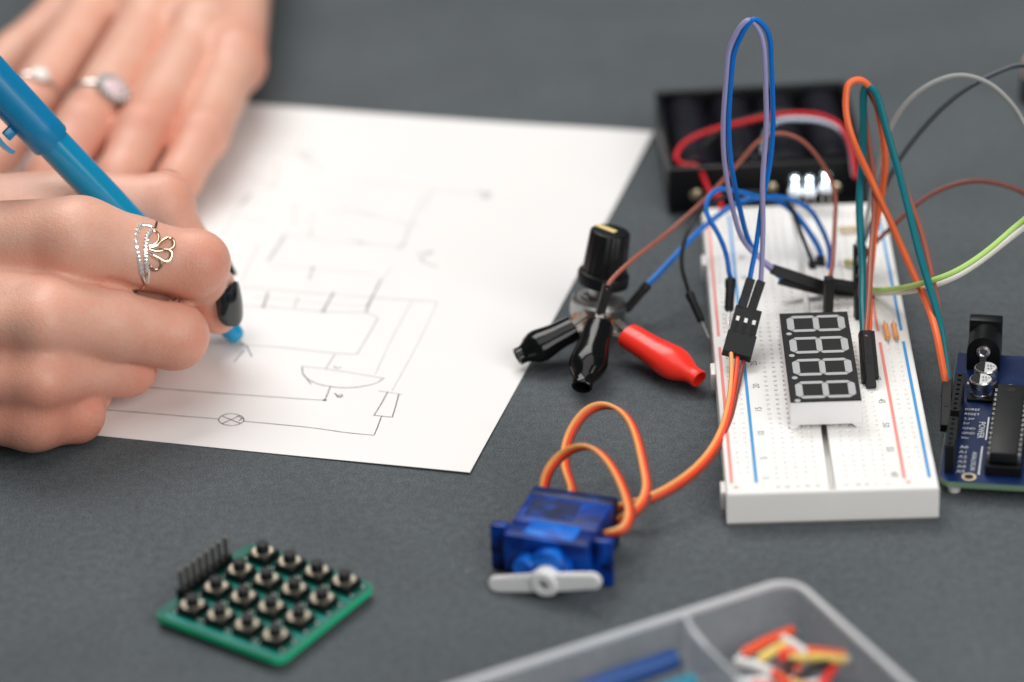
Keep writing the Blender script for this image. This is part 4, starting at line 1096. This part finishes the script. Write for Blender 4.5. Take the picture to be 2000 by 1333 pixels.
# ------------------------------------------------------------------ hands: one continuous skin each, grown as a blended distance field
class Field:
    def __init__(s, lo, hi, h):
        s.lo, s.h = np.array(lo, float), h
        s.n = np.ceil((np.array(hi) - s.lo) / h).astype(int) + 1
        ax = [(s.lo[i] + h * np.arange(s.n[i])).astype(np.float32) for i in range(3)]
        s.X, s.Y, s.Z = ax[0][:, None, None], ax[1][None, :, None], ax[2][None, None, :]

    def cone(s, a, b, ra, rb, flat=None):
        """tapered round bone; flat=(axis, factor) squashes it along an axis"""
        a, b = np.asarray(a, np.float32), np.asarray(b, np.float32); d = b - a; L2 = float(d @ d) + 1e-6
        dx, dy, dz = s.X - a[0], s.Y - a[1], s.Z - a[2]
        t = np.clip((dx * d[0] + dy * d[1] + dz * d[2]) / L2, 0, 1)
        ex, ey, ez = dx - t * d[0], dy - t * d[1], dz - t * d[2]
        q = ex * ex + ey * ey + ez * ez
        if flat is not None:
            n, k = unit(flat[0]).astype(np.float32), flat[1]
            c = ex * n[0] + ey * n[1] + ez * n[2]
            q = q + c * c * (k * k - 1)
        return np.sqrt(q) - (ra + (rb - ra) * t)

    def ball(s, c, r): return s.cone(c, np.asarray(c) + V(.01, 0, 0), r, r)

    def surface(s, D):
        """surface nets"""
        ins = D < 0
        nx, ny, nz = D.shape
        c = np.zeros((nx - 1, ny - 1, nz - 1), np.uint8)
        for i in (0, 1):
            for j in (0, 1):
                for k in (0, 1): c += ins[i:nx - 1 + i, j:ny - 1 + j, k:nz - 1 + k]
        act = (c > 0) & (c < 8)
        I = np.argwhere(act); idx = -np.ones(act.shape, np.int64); idx[act] = np.arange(len(I))
        acc = np.zeros((len(I), 3)); cnt = np.zeros(len(I))
        cs = [(i, j, k) for i in (0, 1) for j in (0, 1) for k in (0, 1)]
        val = {q: D[I[:, 0] + q[0], I[:, 1] + q[1], I[:, 2] + q[2]].astype(float) for q in cs}
        for q in cs:
            for ax in range(3):
                if q[ax] == 0:
                    w = list(q); w[ax] = 1; w = tuple(w); a, b = val[q], val[w]
                    m = (a < 0) != (b < 0)
                    t = np.where(m, a / np.where(np.abs(a - b) < 1e-9, 1, a - b), 0)
                    p = np.tile(np.array(q, float), (len(I), 1)); p[:, ax] = t
                    acc[m] += p[m]; cnt[m] += 1
        P = s.lo + (I + acc / cnt[:, None]) * s.h
        faces = []
        for ax in range(3):
            o = [a for a in range(3) if a != ax]
            sl0 = [slice(None)] * 3; sl1 = [slice(None)] * 3
            sl0[ax] = slice(0, -1); sl1[ax] = slice(1, None)
            A_, B_ = ins[tuple(sl0)], ins[tuple(sl1)]
            E = np.argwhere(A_ != B_)
            ok = (E[:, o[0]] > 0) & (E[:, o[1]] > 0) & (E[:, o[0]] < D.shape[o[0]] - 1) & (E[:, o[1]] < D.shape[o[1]] - 1)
            E = E[ok]
            def cell(da, db):
                q = E.copy(); q[:, o[0]] -= da; q[:, o[1]] -= db; return idx[q[:, 0], q[:, 1], q[:, 2]]
            Q = np.stack([cell(1, 1), cell(0, 1), cell(0, 0), cell(1, 0)], 1)
            inside = A_[E[:, 0], E[:, 1], E[:, 2]]
            flip = inside if ax != 1 else ~inside
            Q[~flip] = Q[~flip][:, ::-1]
            faces.append(Q)
        return P, np.concatenate(faces)


def smin(a, b, k):
    h = np.clip(.5 + .5 * (b - a) / k, 0, 1)
    return b + (a - b) * h - k * h * (1 - h)


def smax(a, b, k): return -smin(-a, -b, k)


def skin_object(name, P, Fq, parent, flush_pts, folds=()):
    O = np.array([parent.matrix_world.translation[i] / S for i in range(3)])
    me = bpy.data.meshes.new(name)
    me.vertices.add(len(P)); me.vertices.foreach_set('co', ((P - O) * S).astype(np.float32).ravel())
    me.loops.add(Fq.size); me.loops.foreach_set('vertex_index', Fq.astype(np.int32).ravel())
    me.polygons.add(len(Fq)); me.polygons.foreach_set('loop_start', np.arange(0, Fq.size, 4, dtype=np.int32))
    me.update(calc_edges=True); me.validate()
    me.polygons.foreach_set('use_smooth', [True] * len(me.polygons))
    fl = np.zeros(len(P))
    for c, r, w in flush_pts: fl += w * np.exp(-((P - np.asarray(c)) ** 2).sum(1) / (2 * r * r))
    at_ = me.attributes.new('flush', 'FLOAT', 'POINT'); at_.data.foreach_set('value', np.clip(fl, 0, 1).astype(np.float32))
    # where the skin wrinkles over a joint, and how far along the finger
    fw, ft = np.zeros(len(P)), np.zeros(len(P))
    for c, axis, r, w in folds:
        k = w * np.exp(-((P - np.asarray(c)) ** 2).sum(1) / (2 * r * r)); better = k > fw
        fw[better] = k[better]; ft[better] = ((P - np.asarray(c)) @ unit(axis))[better]
    for n_, a_ in (('fold_weight', fw), ('fold_along', ft)):
        q = me.attributes.new(n_, 'FLOAT', 'POINT'); q.data.foreach_set('value', a_.astype(np.float32))
    return mobj(name, me, M_SKIN, parent)


def nail(parent, base, tipdir, dorsal, width, length, arc=55, thick=.55, m=None, sag=.1):
    """a curved, rounded nail plate lying on the finger tip"""
    O = np.array([parent.matrix_world.translation[i] / S for i in range(3)])
    a = unit(tipdir); n = unit(np.asarray(dorsal) - a * (np.asarray(dorsal) @ a)); s_ = np.cross(a, n)
    rad = width / 2 / math.sin(R(arc)); NU, NV = 14, 16; t = MB()
    for lay in (0, 1):
        for j in range(NV + 1):
            v = j / NV
            wd = 1.0
            if v < .22: wd = math.sqrt(max(.0, 1 - ((.22 - v) / .22) ** 2)) * .55 + .45 if v > 0 else .42
            if v > .58: wd = math.sqrt(max(.0, 1 - ((v - .58) / .43) ** 2))
            for i in range(NU + 1):
                u = (2 * i / NU - 1) * wd; th_ = u * R(arc)
                edge = 1 - abs(2 * i / NU - 1) ** 6
                rr = rad + (thick * edge if lay else -.25)
                p = np.asarray(base) + a * (v * length) + s_ * math.sin(th_) * rr + n * (math.cos(th_) * rr - rad - sag * length * (2 * v - .6) ** 2 * .5)
                t.v.append((p - O).tolist())
    q = (NU + 1) * (NV + 1)
    for j in range(NV):
        for i in range(NU):
            f = [j * (NU + 1) + i, j * (NU + 1) + i + 1, (j + 1) * (NU + 1) + i + 1, (j + 1) * (NU + 1) + i]
            t.f.append(f); t.f.append([x + q for x in f][::-1])
    rim_ = [i for i in range(NU + 1)] + [j * (NU + 1) + NU for j in range(1, NV + 1)] + [NV * (NU + 1) + i for i in range(NU - 1, -1, -1)] + [j * (NU + 1) for j in range(NV - 1, 0, -1)]
    for k in range(len(rim_)):
        x, y = rim_[k], rim_[(k + 1) % len(rim_)]; t.f.append([x, y, y + q, x + q])
    return t.build('fingernail', m or M_NAIL, parent, smooth=60)


# ---- right hand, writing
imcp, ipip, idip, itip = at(158, 470, z=50), at(371, 518, y=799), at(414, 562, y=812), at(424, 611, y=812)
mmcp, mpip = at(92, 621, z=36.5), at(335, 655, z=22.5)
rmcp, rpip = at(80, 733, z=23), at(248, 716, z=13.5)
pmcp, ppip = at(62, 812, z=12), at(148, 811, z=8.2)
hand_r = thing('hand', 'right hand with a loop ring and black nails gripping the blue pen', 'hand', tr(-125, 780, 0))
f = Field((-300, 740, -3), (-60, 868, 82), .75)
wr = [V(-190, 812, 42), V(-192, 805, 34), V(-191, 797, 26), V(-188, 789, 18)]
palmn = unit(V(0, .76, -.65))
# back of the hand: four metacarpals
D = f.cone(wr[0], imcp, 11.5, 11.8)
for a, b, ra, rb in ((wr[1], mmcp, 12, 11.4), (wr[2], rmcp, 11.5, 10.4), (wr[3], pmcp, 10.5, 9.6)):
    D = smin(D, f.cone(a, b, ra, rb), 4.5)
# palm pads
D = smin(D, f.cone(V(-180, 815, 30), V(-128, 806, 28), 15, 13), 9)
D = smin(D, f.cone(V(-184, 798, 15), V(-130, 782, 12), 13, 10.5), 8)
# knuckles
for m_, p_, o_, r0, r1 in ((imcp, ipip, V(-2, -3.4, 2.8), 9.8, 8.6), (mmcp, mpip, V(0, -6.2, 1.6), 8.4, 8.4), (rmcp, rpip, V(1, -6.0, 1.2), 7.5, 7.4), (pmcp, ppip, V(2, -3.6, .6), 7.2, 6.8)):
    D = smin(D, smin(f.cone(m_ + o_ + V(-22, 3.5, -1), m_ + o_, r0 * .62, r0 * .96), f.cone(m_ + o_, m_ + .5 * (p_ - m_) + o_ * .12, r0, r1), 3), 3.6)
# wrist and forearm
D = smin(D, f.cone(V(-190, 802, 31), V(-240, 822, 36), 19, 20, ((0, .7, -.7), 1.15)), 12)
D = smin(D, f.cone(V(-235, 820, 36), V(-285, 842, 40), 20.5, 23), 14)


def finger(pts, k=2.6):
    g = None
    for (a, b, ra, rb) in pts:
        c = f.cone(a, b, ra, rb); g = c if g is None else smin(g, c, k)
    return g


# index: bends round the pen
ip = (imcp + ipip) / 2
gi = finger([(imcp, ip, 11.2, 9.5), (ip, ipip, 9.5, 9.4), (ipip, idip, 9.0, 6.2), (idip, itip, 6.1, 5.3), (itip, itip + unit(itip - idip) * 1.6, 5.3, 4.4)], 2.4)
gi = smin(gi, f.ball(ipip + V(3.0, -1.0, 1.2), 8.3), 3)
# middle: folded under, carries the pen
mdip = at(338, 640, y=808); mtip = at(368, 648, y=816)
gm = finger([(mmcp, (mmcp + mpip) / 2 + V(0, 0, .8), 10.6, 9.9), ((mmcp + mpip) / 2 + V(0, 0, .8), mpip, 9.9, 9.2), (mpip, mdip, 8.8, 7.4), (mdip, mtip, 7.2, 5.4)], 2.4)
gm = smin(gm, f.ball(mpip + V(1.8, -.3, -.4), 8.1), 3)
rdip = V(-104, 810, 8.5); rtip = V(-112, 822, 8)
gr = finger([(rmcp, (rmcp + rpip) / 2, 9.2, 8.3), ((rmcp + rpip) / 2, rpip, 8.3, 8.1), (rpip, rdip, 8.0, 7.0), (rdip, rtip, 7, 6)], 2.4)
pdip = V(-116, 800, 7.2); ptip = V(-126, 808, 7.2)
gp = finger([(pmcp, ppip, 8.6, 7.5), (ppip, pdip, 7.4, 6.6), (pdip, ptip, 6.5, 5.8)], 2.4)
# thumb: behind the pen
tcmc, tmcp, tip_, ttip = V(-182, 826, 40), at(150, 404, y=836), at(312, 404, y=838), at(418, 530, y=834)
tmid = at(334, 450, y=837)
gt = finger([(tcmc, tmcp, 14, 10.8), (tmcp, tip_, 10.2, 8.9), (tip_, tmid, 8.6, 8.0), (tmid, ttip, 8.0, 5.8)], 3)
gt = smin(gt, f.ball(tip_ + V(2, 0, 1.6), 7.8), 3)
web = f.cone(wr[0] + V(20, 8, 2), (imcp + tmcp) / 2 + V(-9, 4, -6), 12, 7)
for g, k in ((gi, 5.5), (gm, 4.5), (gr, 4.5), (gp, 4.5)):
    pass
fill = f.cone(V(-122, 812, 30), V(-92, 816, 22), 11, 8)
fill = smin(fill, f.cone((imcp + mmcp) / 2 + V(6, 11, -3), (ipip + mpip) / 2 + V(-3, 12, -5), 6, 5.5), 2)
fill = smin(fill, f.cone((mmcp + rmcp) / 2 + V(6, 10, -3), (mpip + rpip) / 2 + V(-4, 12, -4), 5.5, 5), 2)
F4 = smin(smin(gi, gm, .8), smin(gr, gp, 1.0), .9)
# fingers melt into the palm near the knuckles only
D = smin(smin(D, fill, 3), F4, 2.6)
D = smin(D, smin(gt, web, 8), 3.5)
# deep clefts where the fingers press together
for a, b, r1, r2 in ((at(212, 556, y=784), at(398, 611, y=795), 1.7, 1.8), (at(165, 695, y=776), at(330, 722, y=789), 1.2, 1.7), (at(130, 772, y=772), at(225, 786, y=782), 1.1, 1.5)):
    D = smax(D, -f.cone(a, b, r1, r2), 1.2)
# skin folds across the bent joints
def crease(D, c, ax_, dirn, n_, gap, depth, rad):
    for k in range(n_):
        q = c + unit(ax_) * gap * (k - (n_ - 1) / 2)
        a_ = q - unit(dirn) * rad; b_ = q + unit(dirn) * rad
        D = smax(D, -f.cone(a_, b_, depth, depth), .9)
    return D


D = smax(D, -(f.Z - np.float32(.35)) * 1.0, 1.0)       # flattened where it rests on the paper
P, Q = f.surface(D)
flush = [(imcp + V(0, -10, 8), 8, .10), (ipip + V(6, -6, 4), 8, .45), (mpip + V(7, -4, 0), 8, .45), (rpip + V(6, -4, 0), 9, .5), (ppip + V(4, -5, 0), 9, .5), (tip_ + V(4, 0, 5), 8, .35), (pmcp + V(0, -8, 2), 12, .45), ((mmcp + rmcp) / 2 + V(0, -8, 0), 14, .12), (itip, 7, .4)]
skin_object('skin', P, Q, hand_r, flush, [(ipip + V(4, -7, 5), ipip - imcp, 4.0, .10), (mpip + V(5, -6.5, 0), mpip - mmcp, 3.4, .40), (idip + V(0, -5, 0), itip - ipip, 5.0, .9), (tip_ + V(2, -3, 7), tip_ - tmcp, 4.5, .2), (rpip + V(0, -6, 3), rpip - rmcp, 5, .15),
             (pmcp + V(2, -9, 3), ppip - pmcp, 7, .12), (ppip + V(-2, -6, 3), ppip - pmcp, 5, .2)])
# nails
nb, ne = at(452, 556, y=805.5), at(468, 637, y=804)
nail(hand_r, nb, ne - nb, V(.74, -.64, .2), 9.4, np.linalg.norm(ne - nb), 60)
tdir = unit(ttip - tip_)
nail(hand_r, ttip - tdir * 4.0 + V(4.2, 1.2, 2.6), tdir, V(.75, .35, .5), 9.0, 8.6, 55)

# ---- left hand, lying flat on the sheet
hand_l = thing('hand', 'left hand lying flat on the far corner of the paper, wearing two rings', 'hand', tr(-105, 940, 0))
f = Field((-205, 868, -3), (-55, 1150, 66), 1.15)
L = lambda x, y, z: at(x, y, z=z)
emcp, epip, edip, etip = L(456, 122, 21), L(395, 266, 17), L(350, 350, 11), L(322, 404, 8)
dmcp, dpip, ddip, dtip = L(392, 70, 25), L(278, 258, 20), L(234, 348, 13), L(205, 412, 8.5)
cmcp, cpip, cdip, ctip = L(300, 30, 27), L(165, 250, 21), L(105, 340, 14), L(72, 402, 8.5)
bmcp, bpip, bdip, btip = L(200, 0, 26), L(60, 208, 20), L(-2, 292, 13), L(-62, 352, 8.5)
amc, amp, aip, atip = L(215, -95, 22), L(122, 42, 15), L(34, 112, 12), L(-75, 205, 9)
wc = L(372, -190, 32)
wl4 = [wc + V(18, 0, -4), wc + V(7, 0, 0), wc + V(-6, 0, 2), wc + V(-17, 2, 0)]
D = f.cone(wl4[0], emcp, 13, 10.5)
for a, b, ra, rb in ((wl4[1], dmcp, 13, 11), (wl4[2], cmcp, 13, 11.4), (wl4[3], bmcp, 12.5, 11.2)): D = smin(D, f.cone(a, b, ra, rb), 6)
D = smin(D, f.cone(wc + V(0, -10, -12), (cmcp + dmcp) / 2 + V(4, 4, -14), 17, 13), 9)
for c, r in ((emcp + V(0, 0, 2.5), 8.4), (dmcp + V(0, 0, 3.4), 9.0), (cmcp + V(0, 0, 3.4), 9.2), (bmcp + V(0, 0, 3.0), 9)): D = smin(D, f.ball(c, r), 4)
D = smin(D, f.cone(wc, wc + V(-6, 150, 16), 20, 27, ((0, 0, 1), 1.2)), 12)
F4 = None
for pts in ((emcp, epip, edip, etip, 9.2, 8.2, 7.0, 5.6), (dmcp, dpip, ddip, dtip, 10, 9.0, 7.6, 6), (cmcp, cpip, cdip, ctip, 10.2, 9.4, 7.9, 6.2), (bmcp, bpip, bdip, btip, 10, 9.2, 7.7, 6), (amc, amp, aip, atip, 13, 9.8, 9.0, 6.6)):
    a, b, c, d, r0, r1, r2, r3 = pts
    g = smin(smin(f.cone(a, b, r0, r1), f.cone(b, c, r1, r2), 2.5), f.cone(c, d, r2, r3), 2.5)
    F4 = g if F4 is None else smin(F4, g, 1.0)
D = smin(D, F4, 4.5)
D = smax(D, -(f.Z - np.float32(.4)), 1.0)
P, Q = f.surface(D)
skin_object('skin', P, Q, hand_l, [(epip, 9, .4), (dpip, 9, .4), (cpip, 9, .35), (bpip, 9, .4), (etip, 9, .5), (dtip, 9, .5), (ctip, 9, .5), (emcp + V(6, 0, 0), 12, .35)])
for c, d in ((edip, etip), (ddip, dtip), (cdip, ctip), (bdip, btip), (aip, atip)):
    dn = unit(d - c); nail(hand_l, c + dn * (np.linalg.norm(d - c) * .5) + V(0, 0, 6.9), dn + V(0, 0, .12), V(0, -.3, 1), 9.5, 12, 55)

# ------------------------------------------------------------------ rings
def finger_band(C, axis, up, rad, r, phis, ts, n=9):
    """a wire on the finger's cylinder: phi (deg, 0 faces up vector), t along the axis"""
    a = unit(axis); u = np.asarray(up, float); u = unit(u - a * (u @ a)); w = np.cross(a, u)
    return [np.asarray(C) + a * t_ + (u * math.cos(R(p)) + w * math.sin(R(p))) * rad for p, t_ in zip(phis, ts)]


ax = unit(ipip - imcp); rc = imcp + ax * (0.565 * np.linalg.norm(ipip - imcp))
view = unit(V(0, -cP, sP))
RR = 9.85
ring = thing('finger_ring', 'rose gold ring with loops and rhinestones on the writing index finger', 'ring', tr(*rc))


def on_finger(px, py, rad):
    """the point of the finger's cylinder seen at a photo pixel"""
    d = unit(ray(px, py)); o = V(0, 0, CAM_H) - rc
    dp, op = d - ax * (d @ ax), o - ax * (o @ ax)
    A_, B_, C_ = dp @ dp, 2 * dp @ op, op @ op - rad * rad
    q = B_ * B_ - 4 * A_ * C_
    t_ = (-B_ - math.sqrt(max(0, q))) / (2 * A_)
    p = op + dp * t_; p = unit(p) * rad
    return ax * ((o + d * t_) @ ax) + p


c5 = lambda pts, rad: [on_finger(200 + x / 3.703, 380 + y / 3.703, rad) for x, y in pts]
a0, b0 = c5([(392, 190)], RR)[0], c5([(318, 640)], RR)[0]
back = finger_band(V(0, 0, 0), ax, view, RR, 0, range(0, 360, 12), [0] * 30)
pa, pb_ = a0 @ ax, b0 @ ax
az = lambda p: math.atan2(p @ np.cross(ax, unit(view - ax * (view @ ax))), p @ unit(view - ax * (view @ ax)))
f0, f1 = az(a0), az(b0)
if f0 > 0: f1 += 2 * math.pi
else: f1 -= 2 * math.pi
bandp = finger_band(V(0, 0, 0), ax, view, RR, 0, [math.degrees(f0 + (f1 - f0) * k / 24) for k in range(25)], [pa + (pb_ - pa) * k / 24 for k in range(25)])
t = MB(); t.tube(np.array(c5([(345, 245), (380, 255), (388, 225)], RR + .1) + bandp), .5, 8); t.build('band', M_GOLD, ring)
arcs = [[(350, 240), (322, 232), (290, 230), (262, 245), (246, 280), (236, 340), (250, 410), (262, 460), (270, 500), (280, 545), (290, 590), (315, 640)],
        [(345, 272), (325, 295), (315, 330), (310, 370), (310, 410), (313, 450), (316, 490), (322, 530), (325, 570), (320, 640)]]
for pts in arcs:
    Pp = spline(c5(pts, RR), 5); t = MB(); t.tube(Pp, .72, 8); t.build('arc', M_METAL, ring)
    for q in Pp[1:-7:3]:
        ou = unit(q - ax * (q @ ax)); t = MB(); t.lathe([(.6, 0), (.72, .3), (.45, .6), (.1, .66)], 6, frame(ou, ax, q + ou * .42)); t.build('rhinestone', M_STONE, ring)
loops = [[(318, 330), (335, 285), (370, 265), (405, 290), (405, 335), (375, 368), (335, 378)],
         [(335, 385), (395, 370), (440, 332), (488, 314), (518, 340), (516, 380), (478, 402), (405, 398)],
         [(336, 395), (400, 410), (470, 398), (502, 418), (492, 468), (460, 486), (420, 466), (365, 436)],
         [(335, 425), (375, 450), (425, 478), (428, 518), (392, 546), (352, 536), (340, 505)]]
for pts in loops:
    Pp = spline(c5(pts, RR + .35), 6); t = MB(); t.tube(Pp, .42, 8); t.build('loop', M_GOLD, ring)


def stone_ring(label, mc, pc, tfrac, rad, big, m_st, halo, upv=V(.42, -.75, .62)):
    ax = unit(pc - mc); C = mc + (pc - mc) * tfrac
    rg = thing('finger_ring', label, 'ring', tr(*C))
    up = unit(upv - ax * (upv @ ax))
    Pp = finger_band(C, ax, up, rad, 0, range(0, 360, 12), [0] * 30)
    t = MB(); t.tube(np.array(Pp) - C, .8, 8, closed=True); t.build('band', M_METAL, rg)
    Mo = frame(up, ax, up * (rad + .6))
    t = MB(); t.lathe([(big * .8, 0), (big, .6), (big * .75, 1.7), (big * .3, 2.1), (.05, 2.15)], 12, Mo); t.build('stone', m_st, rg)
    for k in range(halo):
        a = 2 * math.pi * k / halo
        t = MB(); t.sphere((0, 0, 0), 1.05, 6, Mo @ tr(math.cos(a) * (big + .9), math.sin(a) * (big + .9), .6)); t.build('halo_stone', M_HALO, rg)
    if halo:
        t = MB(); t.lathe([(big + 1.9, -.7), (big + 2.0, .1), (big * .8, .2)], 20, Mo); t.build('setting', M_METAL, rg)
    return rg


stone_ring('silver ring with a pale pink stone and halo on the flat left hand', cmcp, cpip, .85, 9.9, 4.0, M_PINK, 14)
stone_ring('silver ring with a single pearl on the flat left hand, nearest the pen', bmcp, bpip, .96, 9.8, 3.4, M_PEARL, 0, V(.1, -.75, .66))

# ------------------------------------------------------------------ pen
tip = at(477, 673, z=.35); top = at(-60, 108, y=818)
pax = unit(top - tip); PM = frame(pax, (1, 0, 0), tip)
pen = thing('ballpoint_pen', 'blue ballpoint pen with a blue cap on its end, writing on the paper', 'pen', PM)
t = MB(); t.lathe([(.25, 0), (.45, .4), (.55, 3.0), (.9, 3.2)], 14); t.build('nib', M_METAL, pen)
t = MB(); t.lathe([(1.0, 2.6), (2.1, 2.75), (2.7, 3.5), (2.9, 5.5), (2.75, 8.0), (2.45, 9.6), (3.0, 11.2), (4.4, 13.6), (4.75, 16), (4.85, 30), (4.85, 86)], 32); t.build('barrel', M_PEN2, pen)
t = MB(); t.lathe([(4.9, 83.2), (5.55, 83.3), (5.8, 84.0), (5.85, 89), (6.1, 110), (6.1, 134), (5.5, 136), (.5, 136.6)], 36); cap = t.build('cap', M_PEN, pen)
lowdir = np.linalg.inv(PM)[:3, :3] @ V(-.75, -.6, -.55); lowdir = unit(V(lowdir[0], lowdir[1], 0))
t = MB(); Mc = frame((0, 0, 1), lowdir)
t.rbox(4.9, 7.2, -1.6, 1.6, 116, 128, .4, 2, Mc)
cl = spline([V(6.2, 0, 129), V(8.8, 0, 121), V(8.4, 0, 109), V(10.0, 0, 98), V(10.6, 0, 92), V(10.0, 0, 89)], 6)
n = len(cl); vs = []
for q in cl:
    for dx, dy in ((-.55, -1.5), (.55, -1.5), (.55, 1.5), (-.55, 1.5)): vs.append((q[0] + dx, q[1] + dy, q[2]))
t.add(vs, [[i * 4 + k, i * 4 + (k + 1) % 4, (i + 1) * 4 + (k + 1) % 4, (i + 1) * 4 + k] for i in range(n - 1) for k in range(4)] + [[3, 2, 1, 0], [(n - 1) * 4 + k for k in range(4)]], Mc)
t.build('clip', M_PEN, cap, smooth=40)
t = MB(); t.rbox(5.0, 8.4, -.9, .9, 92.0, 95, .3, 2, Mc); t.build('clip_stop', M_PEN, cap)
